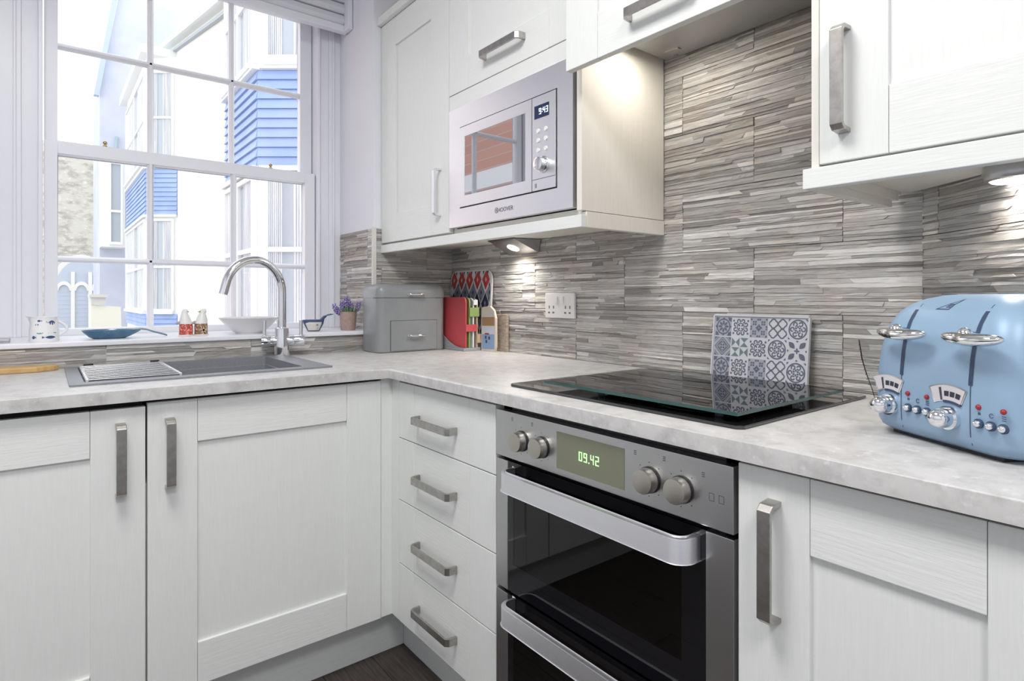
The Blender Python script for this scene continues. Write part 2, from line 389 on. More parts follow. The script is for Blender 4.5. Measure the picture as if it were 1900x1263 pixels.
# ------------------------------------------------------------------ handles, doors, cabinets
def handle(fr, parent, a, z, L, front, vertical=True, w=.020, d=.032, m='nickel'):
    prof = [(0, 0), (.002, d*.72), (.010, d), (L-.010, d), (L-.002, d*.72), (L, 0), (L-.007, 0), (L-.0085, d*.66), (L-.0135, d-.006), (.0135, d-.006), (.0085, d*.66), (.007, 0)]
    g = G()
    if vertical:
        pts = [fr.P(a-w/2, front+o, z+l) for l, o in prof]; g.prism(pts, fr.U*w)
    else:
        pts = [fr.P(a+l, front+o, z-w/2) for l, o in prof]; g.prism(pts, (0, 0, w))
    return link('handle', g, m, parent, bev=.0012)
def door(fr, parent, a0, a1, z0, z1, front, sw=.105, rw=.105, hnd=None, name='door', th=.020, bh=None):
    g = G(); fr.box(g, a0+sw-.004, a1-sw+.004, front-th, front-.0075, z0+rw-.004, z1-rw+.004)
    d = link(name, g, 'cab_v', parent)
    for p, q in ((a0, a0+sw), (a1-sw, a1)):
        g = G(); fr.box(g, p, q, front-th, front, z0, z1); link('stile', g, 'cab_v', d, bev=.0015)
    for p, q in ((z0, z0+rw), (z1-rw, z1)):
        g = G(); fr.box(g, a0+sw+.0006, a1-sw-.0006, front-th, front-.0003, p, q); link('rail', g, 'cab_h', d, bev=.0015)
    if hnd: handle(fr, d, *hnd, front)
    return d
# base units on the window wall
BZ0, BZ1 = .150, .852
def base_unit(name, fr, a0, a1, label, zc1=ZB-.002, cat='cabinet', bk=.02):
    c = fr.P((a0+a1)/2, .3, BZ0); t = thing(name, c, label, cat, 'base cabinets under the worktop')
    g = G(); fr.box(g, a0+.001, a1-.001, bk, DF-.022, BZ0, zc1); link('carcass', g, M['dark_gap'] if name == 'integrated_appliance_cabinet' else 'cab_cream', t)
    return t
cab1 = base_unit('base_cabinet', FA, -1.822, -1.224, 'white base cabinet with bar handle left of the sink door', zc1=.68)
g = G(); FA.box(g, -1.82, -1.226, DF-.06, DF-.03, .68, ZB-.001); link('top_recess', g, 'dark_gap', cab1)
door(FA, cab1, -1.821, -1.2225, BZ0, .846, DF, hnd=(-1.2715, .648, .166))
cab2 = base_unit('sink_cabinet', FA, -1.2215, -.6245, 'white base cabinet under the sink bowl beside the corner', zc1=.66)
door(FA, cab2, -1.2185, -.6265, BZ0, .853, DF, hnd=(-1.1735, .648, .166))
cab0 = base_unit('base_cabinet', FA, -2.35, -1.8235, 'white base cabinet beyond the left edge')
door(FA, cab0, -2.349, -1.8245, BZ0, .853, DF)
cp = thing('corner_post', (-.6, -.6, BZ0), 'white corner filler post between sink door and drawers', 'filler')
g = G(); g.box(-.6245, -.570, -DF+.0035, -.57, BZ0, ZB-.002); link('post_panel', g, 'cab_v', cp, bev=.001)
g = G(); g.box(-DF+.0015, -.57, -.632, -DF+.003, BZ0, ZB-.002); link('post_panel', g, 'cab_v', cp, bev=.001)
# drawers
A0, A1 = .634, 1.1085
dr = base_unit('drawer_unit', FB, A0, 1.1105, 'white four-drawer unit between the corner and the oven')
zz = [BZ0, .3215, .507, .689, .853]
for i in range(4):
    z0, z1 = zz[i]+.001, zz[i+1]-.0015
    g = G(); FB.box(g, A0+.0895, A1-.1085, DF-.02, DF-.0003, z0, z1); d = link('drawer', g, 'cab_h', dr, bev=.0015)
    for p, q in ((A0+.001, A0+.089), (A1-.108, A1)):
        g = G(); FB.box(g, p, q, DF-.02, DF, z0, z1); link('stile', g, 'cab_v', d, bev=.0015)
    handle(FB, d, .752, (.234, .412, .598, .762)[i], .195, DF, vertical=False)
# right base cabinet
cr = base_unit('base_cabinet', FB, 1.7155, 2.305, 'white base cabinet below the blue toaster, right of the oven', bk=.36)
door(FB, cr, 1.7165, 2.12, BZ0, .853, DF, hnd=(1.7725, .640, .172))
door(FB, cr, 2.1225, 2.305, BZ0, .853, DF, sw=.06)
# plinths
g = G(); g.box(-2.35, -.5125, -.514, -.50, 0, BZ0-.003); link('trim_3', g, 'plinth', kind='structure', label='white plinth under the sink cabinets', cat='plinth')
g = G(); g.box(-.512, -.498, -2.305, -.514, 0, BZ0-.003); link('trim_4', g, 'plinth', kind='structure', label='white plinth under the drawers and oven', cat='plinth')

# ------------------------------------------------------------------ double oven
OA0, OA1 = 1.1125, 1.7135
ov = thing('double_oven', (-.3, -1.413, BZ0), 'built-in stainless steel double oven with black glass doors', 'oven')
g = G(); FB.box(g, OA0, OA1, .04, .10, BZ0, .856)
for p, q in ((BZ0, .17), (.425, .45), (.72, .856)): FB.box(g, OA0, OA1, .10, DF-.022, p, q)
for p, q in ((OA0, OA0+.03), (OA1-.03, OA1)): FB.box(g, p, q, .10, DF-.022, BZ0, .856)
link('oven_body', g, 'cavity', ov)
g = G(); FB.box(g, OA0, OA1-.004, DF-.020, DF+.002, .741, .844); pn = link('control_panel', g, 'steel', ov, bev=.001)
for i, a in enumerate((1.205, 1.272, 1.552, 1.617)):
    g = G(); c = FB.P(a, 0, .787); g.cyl(FB.P(a, DF+.002, .787), FB.P(a, DF+.005, .787), .0225, n=32); k0 = link('knob_ring', g, 'black', pn, smooth=True)
    g = G(); g.cyl(FB.P(a, DF+.005, .787), FB.P(a, DF+.024, .787), .0215, .0205, 36); link('knob', g, 'knob', ov, smooth=True, bev=.0012)
g = G(); FB.box(g, 1.318, 1.496, DF+.002, DF+.0028, .7545, .829); ds = link('display', g, mat('oven_display', (.16, .165, .12), .15, emit=(.12, .13, .07), es=.15), ov)
g = G(); seven(g, '09.42', FB, 1.382, DF+.0029, .783, .018); link('clock_digits', g, mat('green_digits', (.1, .5, .1), .5, emit=(.45, 1, .35), es=1.6), ds, label='glowing green clock digits 09.42')
g = G()
def icon(a, z, s, pts): FB.flat(g, [(a+s*x, z+s*y) for x, y in pts], DF+.002, .0002)
sq = [(0, 0), (1, 0), (1, 1), (0, 1)]
for a, z in ((1.170, .826), (1.238, .826), (1.518, .824), (1.58, .826), (1.655, .817)):
    for k in range(3): icon(a, z+.003*k, .0055, [(0, 0), (1, 0), (1, .22), (0, .22)])
for a in (1.205, 1.272, 1.552, 1.617):
    for k in range(7):
        t = math.radians(-40+k*43.3+90); icon(a+.029*math.cos(t), .787+.029*math.sin(t), .0018, sq)
for a in (1.668, 1.685):
    for p in ([(0, 0), (1, 0), (1, .08), (0, .08)], [(0, 1.3), (1, 1.3), (1, 1.38), (0, 1.38)], [(0, 0), (.08, 0), (.08, 1.3), (0, 1.3)], [(.92, 0), (1, 0), (1, 1.3), (.92, 1.3)]): icon(a, .783, .009, p)
link('printed_symbols', g, mat('print_dark', (.06, .06, .06), .6), pn, kind='stuff')
def oven_door(z0, z1, wz0, wz1, hz):
    g = G()
    a0, a1 = OA0+.042, OA1-.052
    wa0, wa1 = OA0+.062, OA1-.098
    for p, q, r, s in ((a0, wa0, z0, z1), (wa1, a1, z0, z1), (wa0, wa1, z0, wz0), (wa0, wa1, wz1, z1)): FB.box(g, p, q, DF-.006, DF, r, s)
    d = link('oven_door', g, 'black_gloss', ov)
    for p, q in ((OA0, a0), (a1, OA1-.004)):
        g = G(); FB.box(g, p, q, DF-.02, DF+.001, z0, z1); link('steel_strip', g, 'steel', d, bev=.001)
    g = G(); FB.box(g, wa0, wa1, DF-.005, DF-.0005, wz0, wz1); link('window_glass', g, 'oven_glass', d)
    h0, h1, dd, r = 1.172, 1.652, .048, .030
    out, inn = [], []
    for t in range(0, 7):
        an = math.radians(180-15*t); out.append((h0+r+r*math.cos(an), dd-r+r*math.sin(an))); ri = r-.010; inn.append((h0+r+ri*math.cos(an), dd-r+ri*math.sin(an)))
    for t in range(0, 7):
        an = math.radians(90-15*t); out.append((h1-r+r*math.cos(an), dd-r+r*math.sin(an))); ri = r-.010; inn.append((h1-r+ri*math.cos(an), dd-r+ri*math.sin(an)))
    prof = [(h0, 0)]+out+[(h1, 0), (h1-.010, 0)]+inn[::-1]+[(h0+.010, 0)]
    g = G()
    P = [(a, DF+o) for a, o in prof]; n = len(P)//2
    half = len(P)//2
    A_ = P[:half]; Bk = P[half:][::-1]
    lo = [[g.bm.verts.new(FB.P(a, o, hz)) for a, o in L_] for L_ in (A_, Bk)]; hi = [[g.bm.verts.new(FB.P(a, o, hz+.040)) for a, o in L_] for L_ in (A_, Bk)]
    for i in range(half-1):
        g.face([lo[0][i], lo[0][i+1], lo[1][i+1], lo[1][i]]); g.face([hi[0][i], hi[0][i+1], hi[1][i+1], hi[1][i]])
        g.face([lo[0][i], lo[0][i+1], hi[0][i+1], hi[0][i]]); g.face([lo[1][i], lo[1][i+1], hi[1][i+1], hi[1][i]])
    for i in (0, half-1): g.face([lo[0][i], lo[1][i], hi[1][i], hi[0][i]])
    link('handle', g, 'steel_bright', d, smooth=35, bev=.002)
    g = G()
    for zr in (wz0+.06, ):
        for k in range(9):
            o = .16+k*.045; g.tube([FB.P(OA0+.05, o, zr), FB.P(OA1-.05, o, zr)], .0016, 6)
        for a in (OA0+.05, OA0+.2, OA1-.2, OA1-.05): g.tube([FB.P(a, .15, zr-.002), FB.P(a, .53, zr-.002)], .0022, 6)
    link('wire_shelf', g, 'chrome', ov, smooth=True)
oven_door(.443, .733, .506, .712, .683)
oven_door(.158, .4345, .19, .412, .394)

# ------------------------------------------------------------------ wall cabinets
UF = .340
PEL0, PEL1 = 1.279, 1.3105
uc = thing('wall_cabinet', (-.17, -.25, 1.311), 'tall white corner wall cabinet beside the window', 'cabinet', 'white wall cabinets')
g = G(); FB.box(g, .002, .5095, .008, UF-.021, 1.311, 2.19); link('carcass', g, 'cab_cream', uc)
door(FB, uc, .004, .5095, 1.318, 2.19, UF, sw=.118, rw=.108, name='door'); d0 = [c for c in uc.children if c.name.startswith('door')][0]
handle(FB, d0, .456, 1.378, .165, UF, w=.014, d=.030, m='steel_bright')
mc = thing('microwave_cabinet', (-.17, -.82, 1.311), 'white wall cabinet with flap door housing the microwave', 'cabinet', 'white wall cabinets')
g = G(); FB.box(g, .5115, .53, .008, UF-.021, 1.311, 2.19); FB.box(g, .53, 1.118, .008, UF-.021, 1.311, 1.329); FB.box(g, .53, 1.118, .008, UF-.021, 1.725, 1.745); FB.box(g, .53, 1.118, .008, UF-.021, 2.17, 2.19); link('carcass', g, 'cab_cream', mc)
g = G(); FB.box(g, 1.119, 1.137, .006, UF-.001, 1.322, 1.80); link('side_panel', g, 'cab_cream', mc, bev=.001)
fd = door(FB, mc, .5125, 1.128, 1.7745, 2.19, UF, sw=.115, rw=.105, name='flap_door'); handle(FB, fd, .72, 1.840, .195, UF, vertical=False)
g = G(); FB.box(g, .5125, 1.128, UF-.02, UF-.001, 1.722, 1.772); link('filler_rail', g, 'cab_h', mc, bev=.001)
# pelmet and cornice
pl = thing('light_pelmet', (-.17, -.57, PEL0), 'white pelmet strip under the corner and microwave cabinets', 'pelmet')
g = G(); FB.box(g, .004, 1.139, UF-.016, UF+.003, PEL0, PEL1); link('front_strip', g, 'cab_h', pl, bev=.0012)
g = G(); FB.box(g, 1.120, 1.139, .006, UF-.017, PEL0, 1.320); link('end_strip', g, 'cab_cream', pl, bev=.0012)
g = G(); FB.box(g, .002, 1.139, UF-.05, UF+.018, 2.192, 2.222); link('cornice', g, 'cab_h', label='white cornice along the top of the wall cabinets', cat='cornice', bev=.002)
# microwave
mw = thing('microwave', (-.18, -.82, 1.331), 'built-in steel microwave with round knob and blue display', 'microwave')
MF = UF+.003
g = G(); FB.box(g, .54, 1.10, .03, MF-.03, 1.335, 1.72); link('microwave_body', g, 'black', mw)
g = G(); a0, a1, z0, z1 = .517, 1.109, 1.3315, 1.7205; ia0, ia1, iz0, iz1 = .582, 1.050, 1.390, 1.655
for p, q, r, s in ((a0, ia0, z0, z1), (ia1, a1, z0, z1), (ia0, ia1, z0, iz0), (ia0, ia1, iz1, z1)): FB.box(g, p, q, MF-.02, MF, r, s)
bmesh.ops.remove_doubles(g.bm, verts=g.bm.verts, dist=1e-5)
frm = link('trim_frame', g, 'steel_bright', mw)
g = G(); text_mesh(g, 'HOOVER', .0185, FB, .825, MF, 1.3545); 
c0 = (.782, 1.361)
for k in range(20):
    t0, t1 = 2*math.pi*k/20, 2*math.pi*(k+1)/20; FB.flat(g, [(c0[0]+r*math.cos(t), c0[1]+r*math.sin(t)) for r, t in ((.0085, t0), (.0085, t1), (.0065, t1), (.0065, t0))], MF, .0003)
FB.flat(g, [(c0[0]-.003, c0[1]-.004), (c0[0]-.001, c0[1]-.004), (c0[0]-.001, c0[1]+.004), (c0[0]-.003, c0[1]+.004)], MF, .0003); FB.flat(g, [(c0[0]+.001, c0[1]-.004), (c0[0]+.003, c0[1]-.004), (c0[0]+.003, c0[1]+.004), (c0[0]+.001, c0[1]+.004)], MF, .0003)
link('brand_lettering', g, mat('lettering', (.08, .08, .09), .5), frm)
g = G(); FB.box(g, ia0+.0005, ia1-.0005, MF-.018, MF-.009, iz0, iz1); link('shadow_gap', g, 'black', mw)
g = G(); wa0, wa1, wz0, wz1 = .613, .921, 1.428, 1.619; da0, da1, dz0, dz1 = ia0+.0035, .9485, iz0+.0035, iz1-.0035
for p, q, r, s in ((da0, wa0, dz0, dz1), (wa1, da1, dz0, dz1), (wa0, wa1, dz0, wz0), (wa0, wa1, wz1, dz1)): FB.box(g, p, q, MF-.008, MF+.003, r, s)
bmesh.ops.remove_doubles(g.bm, verts=g.bm.verts, dist=1e-5)
dd = link('microwave_door', g, 'steel_bright', mw)
g = G(); FB.box(g, wa0, wa1, MF-.006, MF+.0022, wz0, wz1); link('door_window', g, mat('mirror_dark_glass', (.50, .50, .53), .02, .95), dd)
g = G(); FB.box(g, .951, ia1-.0035, MF-.008, MF+.003, dz0, dz1); cpn = link('control_panel', g, 'steel_bright', mw, bev=.0008)
g = G(); FB.box(g, .961, 1.021, MF+.003, MF+.0036, 1.590, 1.626); ds = link('display', g, mat('blue_black_display', (.02, .03, .08), .1), cpn)
g = G(); seven(g, '9:43', FB, .981, MF+.0037, 1.600, .0165); link('clock_digits', g, mat('white_digits', (.8, .9, 1), .5, emit=(.75, .88, 1), es=1.5), cpn, label='glowing white clock digits 9:43')
for i, a in enumerate((.977, 1.008)):
    for z in (1.556, 1.530, 1.503):
        g = G(); g.cyl(FB.P(a, MF+.003, z), FB.P(a, MF+.0055, z), .0065, .006, 16); link('button', g, 'white_pl', cpn, smooth=True)
g = G(); g.cyl(FB.P(.997, MF+.003, 1.461), FB.P(.997, MF+.006, 1.461), .023, n=36); g.cyl(FB.P(.997, MF+.006, 1.461), FB.P(.997, MF+.024, 1.461), .0185, .0175, 36); link('knob', g, 'chrome', mw, smooth=True, bev=.0012)
g = G(); FB.box(g, .952, ia1-.004, MF+.003, MF+.0034, 1.4235, 1.4248); link('door_release_line', g, 'black', cpn)
g = G(); FB.box(g, .963, .970, MF+.003, MF+.0034, 1.401, 1.413); link('door_symbol', g, mat('grey_print', (.25, .25, .25), .6), cpn)
# hood cabinet and hood
hc = thing('hood_cabinet', (-.2, -1.44, 1.655), 'white hood cabinet with flap door above the hob', 'cabinet', 'white wall cabinets')
HF = .400
g = G(); FB.box(g, 1.139, 1.1535, .008, HF-.021, 1.80, 2.19); FB.box(g, 1.1535, 1.722, .008, HF-.021, 2.172, 2.19); link('carcass', g, 'cab_cream', hc)
hd = door(FB, hc, 1.143, 1.722, 1.656, 2.19, HF, sw=.105, rw=.105, name='flap_door'); handle(FB, hd, 1.345, 1.712, .17, HF, vertical=False)
hood = thing('extractor_hood', (-.2, -1.44, 1.775), 'grey steel extractor hood with lit strip above the hob', 'hood')
g = G(); FB.box(g, 1.155, 1.72, .01, HF-.023, 1.778, 2.0); link('hood_body', g, mat('hood_grey', (.42, .42, .42), .35, .8), hood)
for p, q in ((.02, .172), (.204, .35)):
    g = G(); FB.box(g, 1.16, 1.715, p, q, 1.772, 1.779); link('filter_panel', g, mat('filter_grey', (.40, .40, .40), .35, .7), hood, bev=.001)
g = G(); FB.box(g, 1.19, 1.235, .06, .075, 1.769, 1.773); g.cyl(FB.P(1.2, .035, 1.768), FB.P(1.2, .035, 1.773), .006); link('filter_latch', g, 'nickel', hood)
g = G(); FB.box(g, 1.192, 1.337, .176, .200, 1.7695, 1.7765); link('light_strip', g, mat('lit_strip', (1, 1, 1), .5, emit=(1, .94, .84), es=4), hood)
area('hood_strip_light', (-.188, -1.265, 1.766), .14, .75, (1, .92, .81), rot=(0, 0, math.pi/2), sy=.022)
# right wall cabinet
RF = .390
rc = thing('wall_cabinet', (-.2, -2.0, 1.311), 'white wall cabinet with long bar handle above the toaster', 'cabinet', 'white wall cabinets')
g = G(); g.prism([FB.P(1.735, .012, 1.316), FB.P(1.735, RF-.021, 1.316), FB.P(2.15, RF-.021, 1.316), FD.P(.47, .01, 1.316), FB.P(1.775, .02, 1.316)], (0, 0, .9)); link('carcass', g, 'cab_cream', rc)
door(FB, rc, 1.745, 2.15, 1.3225, 2.19, RF, sw=.103, rw=.105, hnd=(1.7845, 1.366, .172))
g = G(); FB.box(g, 1.7315, 1.744, .02, RF-.001, 1.311, 2.19); link('side_panel', g, 'cab_cream', rc, bev=.001)
g = G(); FB.box(g, 1.7195, 2.15, RF-.017, RF+.005, 1.2835, 1.3175); pr = link('pelmet_strip', g, 'cab_h', rc, bev=.0015)
g = G(); FB.box(g, 1.7215, 1.739, .055, RF-.018, 1.2835, 1.3105); FB.box(g, 1.739, 1.746, .04, RF-.018, 1.297, 1.316); link('pelmet_return', g, 'cab_cream', rc, bev=.001)
# under-cabinet lights
l1 = thing('wedge_light', (-.05, -.49, 1.285), 'small wedge-shaped steel light under the microwave cabinet', 'light')
g = G()
hv = [(-.115, -.42, 1.3085), (-.115, -.575, 1.3085), (-.008, -.60, 1.3085), (-.008, -.405, 1.3085), (-.105, -.43, 1.303), (-.105, -.565, 1.303), (-.010, -.59, 1.262), (-.010, -.415, 1.262)]
v = [g.bm.verts.new(p) for p in hv]
for q in ((3, 2, 1, 0), (4, 5, 6, 7), (0, 1, 5, 4), (1, 2, 6, 5), (2, 3, 7, 6), (3, 0, 4, 7)): g.face([v[i] for i in q])
link('lamp_housing', g, 'steel', l1)
cn = Vector((-.055, -.500, 1.2815)); nn = Vector((-.041, 0, -.095)).normalized()
g = G(); g.cyl(cn-nn*.001, cn+nn*.0015, .023, n=28); link('lens', g, mat('lit_lens', (1, 1, 1), .4, emit=(1, .93, .82), es=10), l1, smooth=True)
def spot(name, loc, d, energy, col, size=140, blend=.9, rad=.025):
    l = bpy.data.lights.new(name, 'SPOT'); l.energy = energy; l.color = col; l.spot_size = math.radians(size); l.spot_blend = blend; l.shadow_soft_size = rad
    o = bpy.data.objects.new(name, l); COL.objects.link(o); o.location = loc; o.rotation_euler = Vector(d).to_track_quat('-Z', 'Y').to_euler(); return o
spot('wedge_light_beam', cn+nn*.012, (-.1, 0, -1), 4.2, (1, .94, .86), 155)
l2 = thing('round_light', (-.16, -1.955, 1.29), 'round recessed downlight glowing under the right wall cabinet', 'light')
c2 = Vector((-.165, -1.955, 0)); 
g = G(); g.lathe(c2, [(.042, 1.316), (.044, 1.302), (.040, 1.293), (.034, 1.291), (.030, 1.297)], 40, cap=False); link('bezel', g, 'steel', l2, smooth=True)
g = G(); g.cyl(c2+Vector((0, 0, 1.2895)), c2+Vector((0, 0, 1.296)), .031, .032, n=36); link('lens', g, mat('lit_lens_2', (1, 1, 1), .4, emit=(1, .96, .9), es=9), l2, smooth=True)
spot('round_light_beam', c2+Vector((0, 0, 1.280)), (0, 0, -1), 1.9, (1, .95, .88), 150)

# ------------------------------------------------------------------ sink
sk = thing('sink', (-1.045, -.25, ZT), 'dark grey composite inset sink in the window worktop', 'sink')
g = G(); zr = ZT+.0045
bx0, bx1, by0, by1 = SX0+.030, SX1-.075, SY0+.042, SY1-.020
def loop(x0, x1, y0, y1, z, r=.0, n=5):
    if r <= 0: return [g.bm.verts.new(p) for p in ((x0, y0, z), (x1, y0, z), (x1, y1, z), (x0, y1, z))]
    L_ = []
    for cx, cy, a in ((x1-r, y0+r, -90), (x1-r, y1-r, 0), (x0+r, y1-r, 90), (x0+r, y0+r, 180)):
        for k in range(n): t = math.radians(a+90*k/(n-1)); L_.append(g.bm.verts.new((cx+r*math.cos(t), cy+r*math.sin(t), z)))
    return L_
loops = [loop(SX0, SX1, SY0, SY1, ZT+.0003, .006), loop(SX0, SX1, SY0, SY1, zr, .006), loop(bx0, bx1, by0, by1, zr, .012), loop(bx0+.001, bx1-.001, by0+.001, by1-.001, ZT-.022, .012),
         loop(bx0+.012, bx1-.003, by0+.008, by1-.010, ZT-.024, .012), loop(bx0+.016, bx1-.012, by0+.014, by1-.014, ZT-.19, .02)]
for p, q in zip(loops, loops[1:]): g.bridge(p, q)
g.face(loops[-1][::-1])
link('sink_bowl', g, 'sink', sk, smooth=35)
g = G(); g.cyl((-.93, -.24, ZT-.1895), (-.93, -.24, ZT-.186), .042, n=32); link('drain', g, 'chrome', sk, smooth=True)
rk = thing('drying_rack', (-1.24, -.24, zr), 'stainless steel drainer rack of bars over the sink bowl', 'rack')
rx0, rx1, ry0, ry1 = bx0+.006, -1.125, by0+.004, by1-.004; rzz = zr+.003
nb = 11
for i in range(nb):
    yy = ry0+.012+(ry1-ry0-.024)*i/(nb-1); g = G(); g.tube([(rx0+.002, yy, rzz), (rx1-.002, yy, rzz)], .0014, 8); link('bar', g, 'steel', rk, smooth=True)
for xx in (rx0, rx1):
    g = G(); g.box(xx-.003, xx+.003, ry0-.004, ry1+.004, rzz-.0035, rzz+.0035); link('side_bar', g, 'steel_bright', rk, bev=.0008)
for xx, yy in ((rx0+.02, ry1-.003), (rx1-.012, ry1-.003)):
    g = G(); g.box(xx-.012, xx+.012, yy-.007, yy+.007, rzz-.003, rzz+.006); link('rubber_foot', g, 'black', rk, bev=.001)

# ------------------------------------------------------------------ tap
TX, TY = B(523, 651, 1, -.045).x, -.045
tp = thing('kitchen_tap', (TX, TY, ZT), 'chrome swan-neck mixer tap with two levers behind the sink', 'tap')
g = G(); g.lathe((TX, TY, 0), [(.0265, ZT), (.0265, ZT+.030), (.0265, ZT+.045), (.0235, ZT+.075), (.0225, ZT+.100), (.0165, ZT+.104)], 32); link('tap_body', g, 'chrome', tp, smooth=True)
pts = [(TX, TY, ZT+.10), (TX, TY, 1.06), (TX, TY, 1.115)]
R_ = (TX-B(417, 541, 1, -.055).x+.000)/2; zc = 1.117
for k in range(1, 21): t = math.radians(180-k*8.4); pts.append((TX-R_-R_*math.cos(math.pi-math.radians(k*8.4))*-1*-1 if False else TX-R_+R_*math.cos(math.radians(k*8.4)), TY-.0006*k, zc+R_*1.18*math.sin(math.radians(k*8.4))))
lx, ly, lz = pts[-1]; pts.append((lx-.008, ly, lz-.03))
g = G(); g.tube(pts, .0148, 18); link('spout', g, 'chrome', tp, smooth=True)
for s, dx, dy in ((-1, -.066, .016), (1, .072, -.026)):
    p0 = Vector((TX, TY, ZT+.056)); p1 = p0+Vector((dx, dy, 0)); pm = p0.lerp(p1, .55)
    g = G(); g.cyl(p0, pm, .0175, n=24); g.cyl(pm, p1, .0195, n=28); v = link('valve', g, 'chrome', tp, smooth=True, bev=.001)
    q = p0.lerp(p1, .84); g = G(); g.tube([q+Vector((0, 0, .015)), q+Vector((0, 0, .072))], .0062, 14); link('lever', g, 'chrome', v, smooth=True)

# ------------------------------------------------------------------ things on the sill
SZ = .968
navy = mat('navy_print', (.05, .09, .22), .4); teal = mat('teal_print', (.17, .33, .38), .4)
jc = B(82, 625, 1, .075); jc.z = SZ
jug = thing('jug', jc, 'small white jug printed with blue fish at the left of the sill', 'jug')
g = G(); g.lathe(jc, [(.036, 0), (.037, .004), (.0365, .03), (.034, .055), (.0325, .068), (.034, .073), (.032, .073), (.030, .066), (.033, .03), (.033, .006), (.001, .005)], 36)
for v in g.bm.verts:
    d = v.co-jc
    if d.z > .06 and d.x < -.022: v.co.x -= .010*(d.z-.06)/.013; v.co.z += .002
link('jug_body', g, 'ceramic', jug, smooth=True)
g = G(); g.tube([jc+Vector((.033+.022*math.sin(math.pi*k/8), .004, .060-.045*k/8)) for k in range(9)], .0042, 8); link('handle', g, 'ceramic', jug, smooth=True)
def on_jug(a, z):   # a = arc metres from the side facing the room
    th = -math.pi/2+a/.036; r = .0371-.0045*max(0, z-.02)/.05; return jc+Vector((r*math.cos(th), r*math.sin(th), z))
def fish(g, a, z, L, H, s=1):
    n = 8; T = [(a-s*L/2+s*L*.8*k/n, z+H/2*math.sin(math.pi*k/n)**.8) for k in range(n+1)]; Bt = [(x, 2*z-q) for x, q in T]
    for k in range(n):
        vs_ = [g.bm.verts.new(on_jug(*p)) for p in (T[k], T[k+1], Bt[k+1], Bt[k])]; g.face(vs_)
    x = a+s*L*.28; vs_ = [g.bm.verts.new(on_jug(*p)) for p in ((x, z), (a+s*L/2, z+H*.42), (a+s*L/2, z-H*.42))]; g.face(vs_)
for a, z, L, H, s, m_ in ((-.012, .062, .013, .006, 1, navy), (-.016, .050, .020, .006, 1, navy), (-.007, .032, .036, .019, 1, teal), (.018, .056, .026, .014, -1, navy), (.024, .041, .010, .006, -1, navy), (.012, .013, .034, .009, -1, navy), (-.025, .013, .012, .010, 1, navy), (.026, .028, .018, .008, -1, teal)):
    g = G(); fish(g, a, z, L, H, s); link('printed_fish', g, m_, jug)
# spoon rest
sp0 = B(148, 622, 1, .09); x0, x1 = B(150, 615, 1, .09).x, B(252, 615, 1, .09).x; xe = B(310, 620, 1, .09).x; cx = (x0+x1)/2
blue = vary(mat('teal_blue_glaze', (.06, .15, .25), .18), (.10, .22, .33), 14)
g = G(); n = 28; prev = None; cy = .09; ra, rb = (x1-x0)/2, .045
for f, z in ((.55, SZ), (.72, SZ+.006), (.92, SZ+.020), (1.0, SZ+.028), (.97, SZ+.0285), (.88, SZ+.019), (.66, SZ+.008), (.01, SZ+.006)):
    k = []
    for i in range(n):
        t = 2*math.pi*i/n; c_, s_ = math.cos(t), math.sin(t); ext = 1+.25*max(0, c_)**6*(f if f > .9 else .3)
        k.append(g.bm.verts.new((cx+ra*f*c_*ext, cy+rb*f*s_, z)))
    if prev: g.bridge(prev, k)
    else: g.face(k[::-1])
    prev = k
g.face(prev)
hp = [(x1-.012, .027, .014), (x1+.012, .0285, .009), (x1+.03, .026, .0075), (x1+.05, .018, .007), (xe-.012, .009, .0065), (xe, .0045, .005)]
prev = None
for xx, zz_, hw in hp:
    k = [g.bm.verts.new(p) for p in ((xx, cy-hw, SZ+zz_), (xx, cy, SZ+zz_-.003), (xx, cy+hw, SZ+zz_), (xx, cy, SZ+zz_+.003))]
    if prev: g.bridge(prev, k)
    else: g.face(k)
    prev = k
g.face(prev)
link('spoon_rest', g, blue, label='dark blue spoon rest with upturned handle on the sill', cat='spoon rest', smooth=50)
